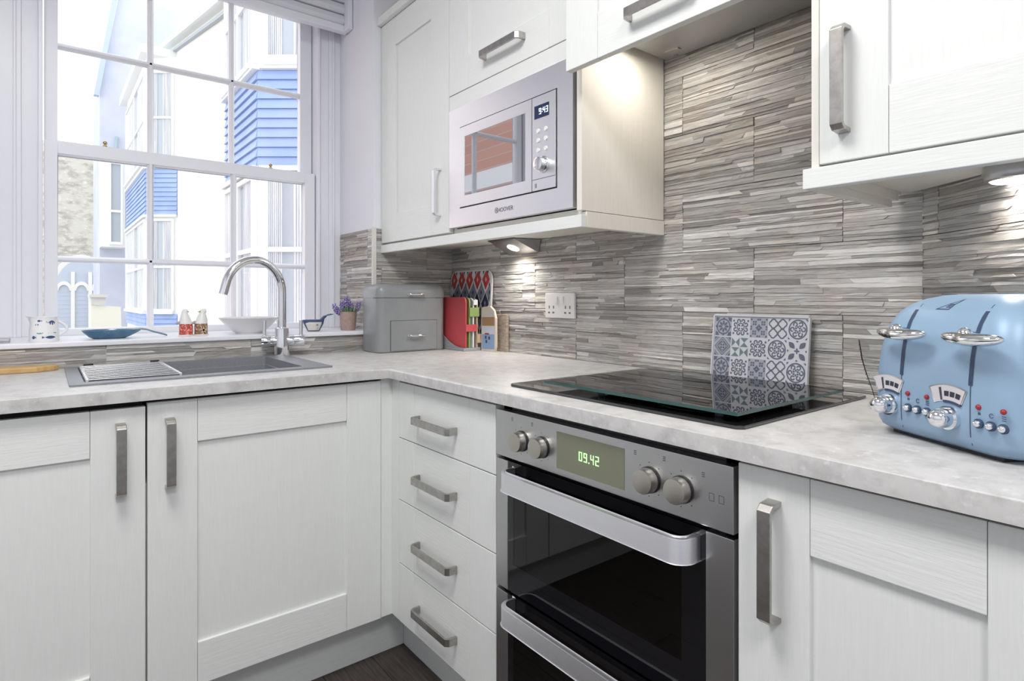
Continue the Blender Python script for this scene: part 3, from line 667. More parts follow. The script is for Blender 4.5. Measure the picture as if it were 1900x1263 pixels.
# gulls
gull_w = mat('gull_white', (.80, .79, .77), .35)
for nm, px, flip, fill, lab in (('seagull_shaker', 345, 1, (.40, .07, .05), 'seagull ornament with red base, back to its twin on the sill'), ('seagull_shaker', 373, -1, (.20, .12, .07), 'seagull ornament with brown base and starfish, beak to the left')):
    c = B(px, 621, 1, .11); c.z = SZ; t = thing(nm, c, lab, 'ornament', 'seagull pair on the window sill')
    g = G(); g.lathe(c, [(.021, 0), (.022, .003), (.0215, .004), (.0212, .034), (.0205, .040), (.018, .042)], 28); link('base_jar', g, vary(mat('gull_base', fill, .25), tuple(min(1, 3.2*k+.12) for k in fill), 160, lo=.5, hi=.6), t, smooth=True)
    g = G(); g.lathe(c, [(.0235, 0), (.0235, .0028), (.021, .003)], 28); link('foot_ring', g, gull_w, t, smooth=True)
    g = G(); prev = None
    for f in range(13):
        u = f/12; z = .040+.050*u; r = (.0205-.0105*min(1, u/.75)**1.4) if u < .8 else .0100*max(.05, 1-((u-.8)/.2)**2)**.5
        off = flip*-.004*(u > .5)*(u-.5)*2 + flip*(-.003*math.sin(math.pi*u))
        k = g.ring(c+Vector((off*1.0, 0, z)), (0, 0, 1), max(.001, r), 16)
        if prev: g.bridge(prev, k)
        prev = k
    link('gull_body', g, gull_w, t, smooth=60)
    hz = c+Vector((flip*-.007 if flip < 0 else -.002, 0, .087)); g = G(); g.ball(hz+Vector((flip*-.001, 0, -.004)), .0095, 14); link('head', g, gull_w, t, smooth=True)
    bd = -1 if flip < 0 else 1; bd = -1 if flip < 0 else -1
    g = G(); q = hz+Vector((bd*.008 if flip < 0 else .006, -.004, -.004)); g.cyl(q, q+Vector((bd*.011 if flip < 0 else .004, -.004, -.002)), .003, .0008, 10); link('beak', g, mat('beak_yellow', (.45, .30, .10), .4), t, smooth=True)
    g = G(); q = c+Vector((-.018, 0, .044)); g.cyl(q, q+Vector((-.014, 0, -.002)), .007, .002, 10); link('tail', g, mat('gull_grey', (.35, .35, .36), .5), t, smooth=True)
    if flip < 0:
        g = G(); s0 = c+Vector((.004, -.0222, .018))
        for k in range(5):
            th = math.radians(90+72*k); d = Vector((math.cos(th), 0, math.sin(th))); sd = Vector((-d.z, 0, d.x)); g.prism([s0+sd*.0035, s0+d*.014, s0-sd*.0035], (0, -.002, 0))
        link('starfish', g, mat('starfish_tan', (.62, .45, .30), .6), t)
# bowl
c = B(462, 617, 1, .10); c.z = SZ; w = (B(517, 588, 1, .10).x-B(408, 588, 1, .10).x)/2
g = G(); g.lathe(c, [(.046, 0), (.047, .004), (.052, .006), (.078, .030), (w*.985, .056), (w, .0585), (w*.975, .0590), (.076, .034), (.05, .012), (.001, .010)], 56)
link('serving_bowl', g, 'ceramic', label='wide white china bowl on the sill behind the tap', cat='bowl', smooth=50)
# whale dish
wc = B(582, 615, 1, .09); wc.z = SZ; t = thing('whale_bowl', wc, 'small blue whale-shaped bowl with raised tail on the sill', 'bowl')
g = G(); g.lathe(wc, [(.020, 0), (.024, .004), (.036, .028), (.039, .044), (.037, .0445), (.033, .028), (.02, .008), (.001, .007)], 32, sx=1.05, sy=.8)
for v in g.bm.verts:
    d = v.co-wc
    if d.z > .03 and d.x < 0: v.co.x += d.x*.12
link('bowl_body', g, mat('navy_glaze', (.05, .09, .20), .15), t, smooth=50)
g = G()
for k in range(-5, 6):
    th0, th1 = math.radians(-110+k*9), math.radians(-110+(k+1)*9)
    for (r0, z0), (r1, z1) in (((.0248, .004), (.0365, .028)), ((.0365, .028), (.0380, .036))):
        P_ = lambda r, th, z: wc+Vector((1.05*r*math.cos(th)*1.012, .8*r*math.sin(th)*1.012, z)); g.poly([P_(r0, th0, z0), P_(r0, th1, z0), P_(r1, th1, z1), P_(r1, th0, z1)])
link('pale_belly', g, vary(mat('cream_glaze', (.72, .70, .63), .3), (.25, .24, .25), 60, (1, 1, 1), .6, .64), t)
g = G(); a_ = wc+Vector((.030, 0, .040)); b_ = wc+Vector((.050, 0, .058)); g.tube([a_, a_.lerp(b_, .5)+Vector((0, 0, .004)), b_], [.009, .006, .004], 10)
for s_ in (-1, 1): g.prism([b_, b_+Vector((.026, s_*.010, .006)), b_+Vector((.012, s_*.020, .004))], (0, 0, .003))
link('whale_tail', g, mat('navy_glaze_2', (.05, .09, .20), .15), t)
# lavender
pc = B(646, 612, 1, .075); pc.z = SZ; t = thing('potted_lavender', pc, 'purple lavender in a small pink clay pot on the sill', 'plant')
g = G(); g.lathe(pc, [(.0275, 0), (.029, .002), (.034, .072), (.0345, .074), (.032, .0745), (.031, .066), (.001, .064)], 36); link('pot', g, vary(mat('pink_clay', (.46, .33, .29), .8), (.40, .28, .24), 90, bump=.2), t, smooth=50)
g = G(); rnd = random.Random(3)
for k in range(110):
    th = rnd.uniform(0, 6.28); r = rnd.uniform(.002, .024); b0 = pc+Vector((r*math.cos(th), r*math.sin(th), .064)); ln = rnd.uniform(.018, .048); lean = rnd.uniform(.3, 1.1)
    tip = b0+Vector((math.cos(th)*lean*ln, math.sin(th)*lean*ln, ln*(1.15-.45*lean))); sd = Vector((-math.sin(th), math.cos(th), 0))*.0022; md = b0.lerp(tip, .5)+Vector((0, 0, .003))
    g.poly([b0-sd, md-sd, tip, md+sd, b0+sd])
link('foliage', g, vary(mat('lavender_leaf', (.16, .30, .15), .6), (.28, .42, .26), 90), t, kind='stuff')
pur = vary(mat('lavender_flower', (.20, .15, .42), .7), (.32, .26, .55), 150)
for dx, dz, ln, lean in ((-.055, .105, .040, -.6), (-.042, .090, .030, -.4), (-.012, .135, .045, -.1), (.004, .125, .042, .05), (-.025, .115, .036, -.25), (.018, .108, .036, .2), (.043, .112, .038, .5)):
    tip = pc+Vector((dx, rnd.uniform(-.015, .015), dz)); dn = Vector((-lean*.5, 0, -1)).normalized()
    g = G(); g.tube([pc+Vector((dx*.25, 0, .062)), tip+dn*ln], .0011, 6); stem = link('stem', g, mat('stem_green', (.22, .34, .20), .6), t)
    g = G()
    for k in range(22):
        u = k/22; q = tip+dn*ln*u; rr = .0025+.0065*math.sin(math.pi*min(1, u*.85+.12)); th = k*2.4
        g.ball(q+Vector((rr*math.cos(th), rr*math.sin(th), 0)), .0033, 6)
    link('flower_spike', g, pur, t, smooth=True)
# items at the far left
c = B(0, 629, 1, .07)
g = G(); g.box(c.x-.09, c.x+.021, .04, .13, SZ, SZ+.012); link('coaster_stack', g, vary(mat('slate_grey', (.25, .25, .27), .5), (.55, .55, .56), 300, (.02, .02, 1), .45, .55), label='stack of grey coasters at the left end of the sill', cat='coasters', bev=.002)
c = B(50, 686, 2, ZT+.008); 
bm_w = vary(mat('pale_wood', (.62, .42, .18), .45), (.52, .33, .13), 12, (2, 14, 2), .35, .65)
g = G(); xt = B(110, 679, 2, ZT+.014).x; P_ = [(-1.75, -.085), (xt-.05, -.085), (xt-.012, -.06), (xt, -.045), (xt-.012, -.03), (xt-.05, -.018), (-1.75, -.018)]
g.prism([(x_, y_, ZT) for x_, y_ in P_], (0, 0, .016)); link('wooden_board', g, bm_w, label='pale wooden chopping board lying left of the sink', cat='chopping board', bev=.004)

# ------------------------------------------------------------------ bread bin
bf, bb, bl_, br_, bz1 = -.168, -.012, -.432, -.138, 1.150
bin_m = mat('grey_enamel', (.265, .28, .29), .32); vary(bin_m, (.25, .265, .275), 20)
bn = thing('bread_bin', (-.29, -.09, ZT), 'grey enamel bread bin with drawer and chrome handles in the corner', 'bread bin')
def rrect(g, x0, x1, y0, y1, z, r, n=6):
    L_ = []
    for cx, cy, a in ((x1-r, y0+r, -90), (x1-r, y1-r, 0), (x0+r, y1-r, 90), (x0+r, y0+r, 180)):
        for k in range(n): th = math.radians(a+90*k/(n-1)); L_.append(g.bm.verts.new((cx+r*math.cos(th), cy+r*math.sin(th), z)))
    return L_
g = G(); L_ = [rrect(g, bl_+d, br_-d, bf+d, bb-d, z, .026) for d, z in ((.004, ZT), (0, ZT+.004), (0, 1.097))]
for p, q in zip(L_, L_[1:]): g.bridge(p, q)
g.face(L_[0][::-1]); g.face(L_[-1]); link('bin_body', g, bin_m, bn, smooth=40)
g = G(); L_ = [rrect(g, bl_+d-.0015, br_-d+.0015, bf+d-.0015, bb-d+.0015, z, .027-d*.3) for d, z in ((0, 1.0985), (0, 1.122), (.003, 1.135), (.009, 1.144), (.018, 1.149), (.026, 1.150))]
for p, q in zip(L_, L_[1:]): g.bridge(p, q)
g.face(L_[0][::-1]); g.face(L_[-1]); lid = link('lid', g, bin_m, bn, smooth=40)
FBN = Face((0, bf, 0), (1, 0, 0), (0, -1, 0))
g = G(); a0, a1, z0, z1 = -.382, -.182, ZT+.006, 1.010
g2 = G(); FBN.box(g2, a0-.002, a1+.002, 0, .0008, z0, z1+.002); link('drawer_gap', g2, mat('bin_shadow', (.07, .075, .08), .6), bn)
FBN.box(g, a0, a1, .0005, .003, z0, z1); drw = link('bin_drawer', g, bin_m, bn, bev=.001)
def binhandle(par, a, z, o):
    g = G(); g.tube([FBN.P(a-.024, o+.002, z), FBN.P(a-.022, o+.014, z), FBN.P(a-.015, o+.017, z), FBN.P(a+.024, o+.017, z)], .0042, 10); g.cyl(FBN.P(a+.03, o, z), FBN.P(a+.03, o+.016, z), .005, n=12); g.cyl(FBN.P(a-.024, o, z), FBN.P(a-.024, o+.004, z), .006, n=12)
    g.tube([FBN.P(a+.024, o+.017, z), FBN.P(a+.036, o+.015, z)], .0042, 10)
    link('handle', g, 'chrome', par, smooth=True)
binhandle(drw, -.283, .953, .003); binhandle(lid, -.283, 1.112, .0015)

# ------------------------------------------------------------------ boards by the corner
st = thing('board_stand', (-.08, -.17, ZT), 'grey plastic stand holding red and green-tabbed chopping boards', 'stand')
gp = mat('grey_stand', (.33, .34, .36), .45)
bx = [-.112+.0125*k for k in range(5)]
y0_, y1_ = -.290, -.055
g = G(); g.box(-.132, -.052, y0_, y1_, ZT, ZT+.012); link('stand_base', g, gp, st, bev=.002)
for xs_ in (-.132, -.056):
    g = G(); pr_ = [(y1_, ZT+.012), (y1_, ZT+.12)]+[(y0_+.01+(y1_-y0_-.01)*(1-k/8), ZT+.012+.108*(1-k/8)**2.0) for k in range(1, 9)]
    g.prism([(xs_, a, b) for a, b in pr_], (.004, 0, 0)); link('stand_cheek', g, gp, st)
pcols = [('red', (.52, .075, .085)), ('green', (.26, .36, .13)), ('white', (.72, .76, .78)), ('tan', (.55, .42, .30))]
tabs = [(.966, .994, 'red'), (1.024, 1.060, 'green'), (1.07, 1.09, 'white'), (.92, .955, 'grey')]
for k, (nm, cl) in enumerate(pcols):
    x_ = -.122+.0175*k; m_ = mat(nm+'_board', cl, .45)
    b = thing('chopping_board', (x_, -.17, ZT+.012), {'red': 'red chopping board at the front of the grey stand', 'green': 'thin green-tabbed chopping board behind the red one', 'white': 'white chopping board third in the grey stand', 'tan': 'tan chopping board at the back of the grey stand'}[nm], 'chopping board', 'chopping boards in the grey stand')
    top = 1.101-.002*k
    g = G(); r = .018; P_ = [(y1_-.004, ZT+.0125), (y1_-.004, top)]+[(y0_+.004+r-r*math.sin(math.radians(t_)), top-r+r*math.cos(math.radians(t_))) for t_ in (0, 30, 60, 90)]+[(y0_+.004, ZT+.0125)]
    g.prism([(x_, a, z_) for a, z_ in P_], (.006, 0, 0)); link('board', g, m_, b, bev=.001)
    z0, z1, _ = tabs[k]
    g = G(); g.box(x_, x_+(.052 if k == 0 else .045 if k == 1 else .02), y0_-.001, y0_+.0035, z0, z1); link('tab', g, m_, b, bev=.001)
# ikat board leaning on the tiled wall
FI = Face((-.030, 0, 0), (0, -1, 0), (-1, 0, 0))
ik = thing('patterned_board', (-.02, -.2, ZT), 'tall rounded board with red and navy diamond pattern by the corner', 'board')
def tilt(p, x0=-.030, lean=.055): return Vector((p[0]+(p[2]-ZT)*lean, p[1], p[2]))
def rr2(a0, a1, z0, z1, r, n=6):
    L_ = []
    for cx, cy, a in ((a1-r, z0+r, -90), (a1-r, z1-r, 0), (a0+r, z1-r, 90), (a0+r, z0+r, 180)):
        for k in range(n): th = math.radians(a+90*k/(n-1)); L_.append((cx+r*math.cos(th), cy+r*math.sin(th)))
    return L_
ia0, ia1, iz0, iz1 = .010, .314, ZT+.0005, 1.214
g = G(); g.prism([tilt(FI.P(a, 0, z)) for a, z in rr2(ia0, ia1, iz0, iz1, .045)], (.008, 0, 0)); link('board_body', g, mat('ikat_cream', (.62, .62, .63), .4), ik, bev=.002)
ikr, ikn, ikg = mat('ikat_red', (.45, .05, .05), .4), mat('ikat_navy', (.035, .045, .10), .4), mat('ikat_grey', (.20, .22, .27), .4)
def diamond(g, a, z, w, h, o, jag=0):
    pts = [(a-w/2, z), (a-w*.22, z-h*.28), (a, z-h/2), (a+w*.22, z-h*.28), (a+w/2, z), (a+w*.22, z+h*.28), (a, z+h/2), (a-w*.22, z+h*.28)]
    g.prism([tilt(FI.P(max(ia0+.006, min(ia1-.006, p)), o, max(iz0+.004, min(iz1-.005, q)))) for p, q in pts], (-.0004, 0, 0))
pitch = .0585
for row, (zc_, h_, mt, off) in enumerate(((1.172, .075, ikr, 0), (1.120, .070, ikg, .5), (1.075, .080, ikn, 0), (1.02, .075, ikg, .5), (.965, .08, ikn, 0))):
    for k in range(-1, 7):
        a = ia0+.030+(k+off)*pitch
        if ia0+.008 < a < ia1-.008:
            g = G(); diamond(g, a, zc_, .052, h_*1.12, .0002); dm = link('diamond', g, mt, ik)
            g = G(); diamond(g, a, zc_, .012, h_*.3, .0007); link('diamond_centre', g, mat('ikat_pale', (.55, .40, .38), .5) if row == 0 else ikn if mt is ikg else ikg, dm)
g = G()
for k in range(11):
    a = ia0+.02+k*.0285; g.prism([tilt(FI.P(q, .0002, z)) for q, z in ((a-.008, 1.206), (a-.002, 1.19), (a+.003, 1.208))], (-.0004, 0, 0)) if .05 < a < .31 else None
for k in range(12):
    a = ia0+.012+k*.0275
    for z in (1.150, 1.098, 1.048): 
        if a < ia1-.012: g.prism([tilt(FI.P(q, .0002, zz_)) for q, zz_ in ((a-.0035, z), (a, z-.016), (a+.0035, z), (a, z+.016))], (-.0004, 0, 0))
link('small_motifs', g, ikn, ik, kind='stuff')
# landscape board
FL = Face((-.052, 0, 0), (0, -1, 0), (-1, 0, 0))
lb = thing('picture_board', (-.05, -.32, ZT), 'small arched board with painted beach scene beside the chopping boards', 'board')
la0, la1, lz1 = .296, .388, 1.066
out = [(la0, ZT), (la1-.004, ZT), (la1+.002, ZT+.02), (la1+.002, 1.02), (la1-.012, 1.052), (la1-.035, lz1), (la0+.01, 1.062), (la0, 1.05)]
g = G(); FL.flat(g, out, -.008, .010); link('board_body', g, mat('board_edge', (.66, .58, .48), .5), lb, bev=.001)
def band(m_, z0, z1, nm):
    g = G(); FL.flat(g, [(la0+.006, z0), (la1-.005, z0+.003), (la1-.005, z1+.002), (la0+.006, z1)], .002, .0004); return link(nm, g, m_, lb)
band(mat('paint_sky', (.62, .60, .60), .5), 1.022, 1.046, 'painted_sky'); band(mat('paint_hill', (.38, .24, .12), .5), .988, 1.022, 'painted_hill'); band(mat('paint_pale', (.60, .66, .74), .5), .955, .988, 'painted_sand'); band(mat('paint_sea', (.26, .38, .58), .5), .897, .955, 'painted_sea')
g = G(); FL.flat(g, [(.318, .955), (.352, .955), (.346, .961), (.324, .961)], .0024, .0004); link('painted_boat', g, mat('paint_red', (.35, .05, .06), .5), lb)
for a, z in ((.322, .938), (.345, .936), (.326, .922)):
    g = G(); FL.flat(g, [(a, z), (a+.010, z), (a+.010, z+.012), (a, z+.012)], .0024, .0004); link('painted_hut', g, mat('paint_dark', (.05, .06, .12), .5), lb)
g = G(); g.box(-.020, -.008, -.415, -.345, ZT, 1.035); link('wooden_board', g, vary(mat('brown_board', (.36, .29, .22), .6), (.50, .43, .36), 40, (1, 1, 3)), label='thin brown wooden board leaning on tiles beside the picture board', cat='chopping board', bev=.002)

# ------------------------------------------------------------------ double socket
so = thing('double_socket', (-.004, -.705, 1.03), 'white double plug socket on the tiled wall', 'socket')
FS = Face((-.005, 0, 0), (0, -1, 0), (-1, 0, 0))
g = G(); FS.box(g, .631, .779, 0, .009, 1.028, 1.115); pp = link('face_plate', g, 'white_pl', so, bev=.003)
for a in (.690, .720):
    g = G(); FS.box(g, a-.0065, a+.0065, .009, .0115, 1.081, 1.103); link('switch', g, 'white_pl', so, bev=.001)
for a in (.664, .746):
    for da, dz, w_, h_ in ((-.011, 1.066, .005, .010), (.011, 1.066, .005, .010), (-.012, 1.047, .009, .0055), (.010, 1.047, .009, .0055)):
        g = G(); FS.box(g, a+da-w_/2, a+da+w_/2, .009, .0093, dz-h_/2, dz+h_/2); link('pin_slot', g, mat('slot_grey', (.16, .16, .17), .6), pp)

# ------------------------------------------------------------------ hob, glass board, tray
hb = thing('ceramic_hob', (-.29, -1.40, ZT), 'black glass ceramic hob set in the worktop above the oven', 'hob')
HX0, HX1, HY0, HY1 = -.545, -.056, -1.695, -1.098
g = G(); g.prism([(HX0, HY0+.01, ZT+.001), (HX0+.01, HY0, ZT+.001), (HX1-.01, HY0, ZT+.001), (HX1, HY0+.01, ZT+.001), (HX1, HY1-.01, ZT+.001), (HX1-.01, HY1, ZT+.001), (HX0+.01, HY1, ZT+.001), (HX0, HY1-.01, ZT+.001)], (0, 0, .005)); link('hob_glass', g, mat('hob_black_glass', (.012, .012, .013), .03, spec=.8, coat=.6), hb, bev=.0012)
g = G()
for cx, cy, r in ((-.41, -1.24, .072), (-.18, -1.24, .09), (-.41, -1.54, .09), (-.18, -1.54, .072)):
    for k in range(48):
        t0, t1 = 2*math.pi*k/48, 2*math.pi*(k+1)/48; g.prism([(cx+q*math.cos(t), cy+q*math.sin(t), ZT+.006) for q, t in ((r, t0), (r, t1), (r-.0015, t1), (r-.0015, t0))], (0, 0, .0001))
link('zone_rings', g, mat('ring_grey', (.10, .10, .10), .4), hb, kind='stuff')
gb = thing('glass_worktop_saver', (-.33, -1.45, ZT+.006), 'clear green-edged glass board lying on the hob', 'glass board')
gx0, gx1, gy0, gy1, gz = -.529, -.133, -1.679, -1.208, ZT+.0180
top_m = glassmat('clear_glass_board', (.80, .88, .87), ior=2.5); edge_m = mat('green_glass_edge', (.02, .075, .07), .1, spec=.8)
g = G(); g.prism([(gx0, gy0, gz), (gx1, gy0, gz), (gx1, gy1, gz), (gx0, gy1, gz)], (0, 0, .006))
g.bm.normal_update()
for f in g.bm.faces: f.material_index = 1 if abs(f.normal.z) < .5 else 0
link('glass_sheet', g, [top_m, edge_m], gb)
for x_, y_ in ((gx0+.09, gy0+.09), (gx1-.05, gy0+.09), (gx0+.09, gy1-.09), (gx1-.05, gy1-.09)):
    g = G(); g.cyl((x_, y_, ZT+.006), (x_, y_, gz), .008, n=16); link('rubber_foot', g, mat('clear_foot', (.3, .33, .33), .4), gb, smooth=True)
# patterned tray
tz = ZT+.0005; tx = -.040; ta0, ta1 = 1.3150, 1.5590; lean_t = .11
FT = Face((tx, 0, 0), (0, -1, 0), (-1, 0, 0))
def tp3(a, o, z):
    p = FT.P(a, 0, z); h = z-tz; return Vector((p.x+h*lean_t-o*.994, p.y, tz+h*.994-o*.109))
ty_ = thing('patterned_tray', (tx, -(ta0+ta1)/2, tz), 'grey and white mosaic-tile patterned tray leaning on the tiles behind the hob', 'tray')
def rrt(g, m_, nm, par, a0, a1, z0, z1, r, o0, o1):
    L_ = rr2(a0, a1, z0, z1, r); va = [g.bm.verts.new(tp3(a, o0, z)) for a, z in L_]; vb = [g.bm.verts.new(tp3(a, o1, z)) for a, z in L_]
    g.bridge(va, vb); g.face(va[::-1]); g.face(vb); return link(nm, g, m_, par)
tray_w = mat('tray_white', (.62, .63, .67), .25); ink = mat('tray_ink', (.13, .14, .19), .4); ink2 = mat('tray_ink_teal', (.16, .22, .24), .4)
tz1 = tz+.164
rrt(G(), tray_w, 'tray_panel', ty_, ta0, ta1, tz+.004, tz1, .008, -.004, 0)
g = G()
for p, q, r, s in ((ta0-.003, ta0+.001, tz+.003, tz1), (ta1-.001, ta1+.003, tz+.003, tz1), (ta0, ta1, tz1-.001, tz1+.003), (ta0, ta1, tz+.001, tz+.004)):
    va = [g.bm.verts.new(tp3(a, -.005, z)) for a, z in ((p, r), (q, r), (q, s), (p, s))]; vb = [g.bm.verts.new(tp3(a, .004, z)) for a, z in ((p, r), (q, r), (q, s), (p, s))]; g.bridge(va, vb); g.face(va); g.face(vb)
link('tray_rim', g, tray_w, ty_)
tray_g = mat('tray_grey_ground', (.38, .40, .45), .3); cw = (ta1-ta0-.003)/5; chh = (tz1-tz-.012)/3
def motif(kind):
    P = []   # polygons in unit cell -1..1
    def ring(cx, cy, r0, r1, n=16, t0=0, t1=360):
        for k in range(n):
            u, v = math.radians(t0+(t1-t0)*k/n), math.radians(t0+(t1-t0)*(k+1)/n); P.append([(cx+r*math.cos(t), cy+r*math.sin(t)) for r, t in ((r1+.022, u), (r1+.022, v), (r0-.022, v), (r0-.022, u))])
    def petal(cx, cy, ang, L, w, r0=0):
        d = (math.cos(ang), math.sin(ang)); n = (-d[1], d[0]); pts = []
        for k in range(7): u = k/6; h = w*math.sin(math.pi*u); pts.append((cx+d[0]*(r0+L*u)+n[0]*h, cy+d[1]*(r0+L*u)+n[1]*h))
        for k in range(5, 0, -1): u = k/6; h = -w*math.sin(math.pi*u); pts.append((cx+d[0]*(r0+L*u)+n[0]*h, cy+d[1]*(r0+L*u)+n[1]*h))
        P.append(pts)
    if kind == 'a':
        for k in range(8): petal(0, 0, math.pi*k/4, .55, .13, .12)
        ring(0, 0, .72, .82, 24)
        for sx in (-1, 1):
            for sy in (-1, 1): P.append([(sx*.95, sy*.95), (sx*.5, sy*.95), (sx*.62, sy*.62), (sx*.95, sy*.5)])
        for k in range(4): petal(0, 0, math.pi*k/2, .25, .12, .72)
    elif kind == 'b':
        for k in range(8):
            t = math.pi*k/4+.39; ring(.66*math.cos(t), .66*math.sin(t), .12, .22, 9, math.degrees(t)+200, math.degrees(t)+500)
        for k in range(4): petal(0, 0, math.pi*k/2+.785, .3, .09, .08); P.append([(.9*math.cos(math.pi*k/2+.785)*1.3+q*.1, .9*math.sin(math.pi*k/2+.785)*1.3*.78+r*.1) for q, r in ((-1, -1), (1, -1), (1, 1), (-1, 1))])
        ring(0, 0, .36, .42, 20)
    elif kind == 'c':
        rn = random.Random(5)
        for i in range(-4, 4):
            for j in range(-4, 4):
                ii, jj = abs(i+.5), abs(j+.5)
                if (int(ii*3+jj*5)+int(ii*jj)) % 2 == 0: P.append([(i*.24+.015, j*.24+.015), (i*.24+.215, j*.24+.03), (i*.24+.2, j*.24+.215), (i*.24+.03, j*.24+.2)])
        for k in range(4): petal(0, 0, math.pi*k/2, .35, .1, .05)
    elif kind == 'd':
        for sx in (-.48, .48):
            for sy in (-.48, .48):
                for k in range(4):
                    t = math.pi*k/2; ring(sx+.19*math.cos(t), sy+.19*math.sin(t), .21, .30, 8, math.degrees(t)-82, math.degrees(t)+82)
    elif kind == 'e':
        ring(0, 0, .84, .93, 28)
        for k in range(6):
            t = math.pi*k/3; ring(.56*math.cos(t), .56*math.sin(t), .14, .23, 10, math.degrees(t)+150, math.degrees(t)+470); petal(0, 0, t+.52, .26, .1, .1)
        for sx in (-1, 1):
            for sy in (-1, 1): P.append([(sx*.97, sy*.97), (sx*.72, sy*.97), (sx*.97, sy*.72)])
    elif kind == 'f':
        for r0, r1 in ((.86, .98), (.62, .74)):
            c = [(1, 0), (0, 1), (-1, 0), (0, -1)]
            for k in range(4): (x0, y0), (x1, y1) = c[k], c[(k+1) % 4]; P.append([(x0*r1, y0*r1), (x1*r1, y1*r1), (x1*r0, y1*r0), (x0*r0, y0*r0)])
        for k in range(4): petal(0, 0, math.pi*k/2+.785, .3, .13, .06)
        ring(0, 0, .40, .46, 20)
        for sx in (-1, 1):
            for sy in (-1, 1): P.append([(sx*.97, sy*.97), (sx*.62, sy*.97), (sx*.97, sy*.62)]); P.append([(sx*.97, sy*.5), (sx*.97, sy*.4), (sx*.4, sy*.97), (sx*.5, sy*.97)])
    elif kind == 'g':
        for sx in (-.5, .5):
            for sy in (-.5, .5):
                for q in (-.46, .46): P.append([(sx, sy), (sx-.46, sy+q), (sx+.46, sy+q)] if sx*sy > 0 else [(sx, sy), (sx+q, sy-.46), (sx+q, sy+.46)])
    elif kind == 'h':
        for k in range(4):
            t = math.pi*k/2+.785; petal(0, 0, t, .88, .26, .32)
        petal(0, 0, 0, .3, .09); petal(0, 0, math.pi, .3, .09); petal(0, 0, math.pi/2, .3, .09); petal(0, 0, -math.pi/2, .3, .09)
        for k in range(4): P.append([(math.cos(math.pi*k/2)*.95+q, math.sin(math.pi*k/2)*.95+r) for q, r in ((-.14, 0), (0, -.14), (.14, 0), (0, .14))])
    return P
for r, kinds in enumerate(('abcde', 'fgbeh', 'abcde')):
    for c_, kd in enumerate(kinds):
        ca = ta0+.0015+cw*(c_+.5); cz = tz1-.0035-chh*(r+.5); g = G()
        if kd in 'acf':
            g3 = G(); g3.poly([tp3(ca+x_*cw*.48, .00015, cz+y_*chh*.48) for x_, y_ in ((-1, -1), (1, -1), (1, 1), (-1, 1))]); link('tile_ground', g3, tray_g, ty_)
        for k_, pl_ in enumerate(motif(kd)):
            o = .0003+.000015*(k_ % 6); vs_ = [g.bm.verts.new(tp3(ca+max(-1, min(1, x_))*cw*.485, o, cz+max(-1, min(1, y_))*chh*.485)) for x_, y_ in pl_]; g.face(vs_)
        link('printed_tile', g, ink2 if kd == 'g' else ink, ty_, kind=None)

# ------------------------------------------------------------------ toaster in front of the angled wall
T0 = Vector((-.397, -1.868, 0)); tu = Vector((-.49, -.872, 0)); tn = Vector((-.872, .49, 0))
FTS = Face(T0, tu, tn)
ts = thing('toaster', FTS.P(.056, -.1, ZT), 'light blue four-slice toaster with chrome levers and dials', 'toaster')
blue_t = vary(mat('matt_blue_metal', (.275, .405, .55), .42, .1), (.265, .39, .535), 6)
dark_t = mat('navy_gap', (.035, .06, .12), .5)
TP = [(.896, .014), (.902, .005), (.912, .001), (.93, 0), (.96, 0), (.99, .001), (1.02, .004), (1.045, .009), (1.064, .016), (1.079, .025), (1.090, .037), (1.098, .052), (1.103, .07), (1.105, .085)]
def td(z):
    for (z0, d0), (z1, d1) in zip(TP, TP[1:]):
        if z <= z1: return d0+(d1-d0)*max(0, (z-z0)/(z1-z0))
    return TP[-1][1]
TA0, TA1, TDp = -.067, .170, .20
def tloop(g, z, d, r=.034, n=7):
    L_ = []; a0, a1, o0, o1 = TA0+d*.8, TA1-d*.8, -TDp+d*.8, -d; r = max(.012, r-d*.15)
    for cx, cy, t in ((a1-r, o0+r, -90), (a1-r, o1-r, 0), (a0+r, o1-r, 90), (a0+r, o0+r, 180)):
        for k in range(n): th = math.radians(t+90*k/(n-1)); L_.append(g.bm.verts.new(FTS.P(cx+r*math.cos(th), cy+r*math.sin(th), z)))
    return L_
g = G(); L_ = [tloop(g, z, d) for z, d in TP]
for p, q in zip(L_, L_[1:]): g.bridge(p, q)
g.face(L_[0][::-1]); g.face(L_[-1]); tbody = link('toaster_body', g, blue_t, ts, smooth=50)
g = G(); FTS.box(g, TA0+.03, TA1-.03, -TDp+.03, -.02, ZT, .8965); link('toaster_base', g, 'black', ts)
def on_t(a, z, e=.0006): return FTS.P(a, -td(z)+e, z)
def strip(g, a, w, zs, e=.0006):
    for z0, z1 in zip(zs, zs[1:]): g.poly([on_t(a-w/2, z0, e), on_t(a+w/2, z0, e), on_t(a+w/2, z1, e), on_t(a-w/2, z1, e)])
fine = lambda z0, z1: [z0+(z1-z0)*k/14 for k in range(15)]
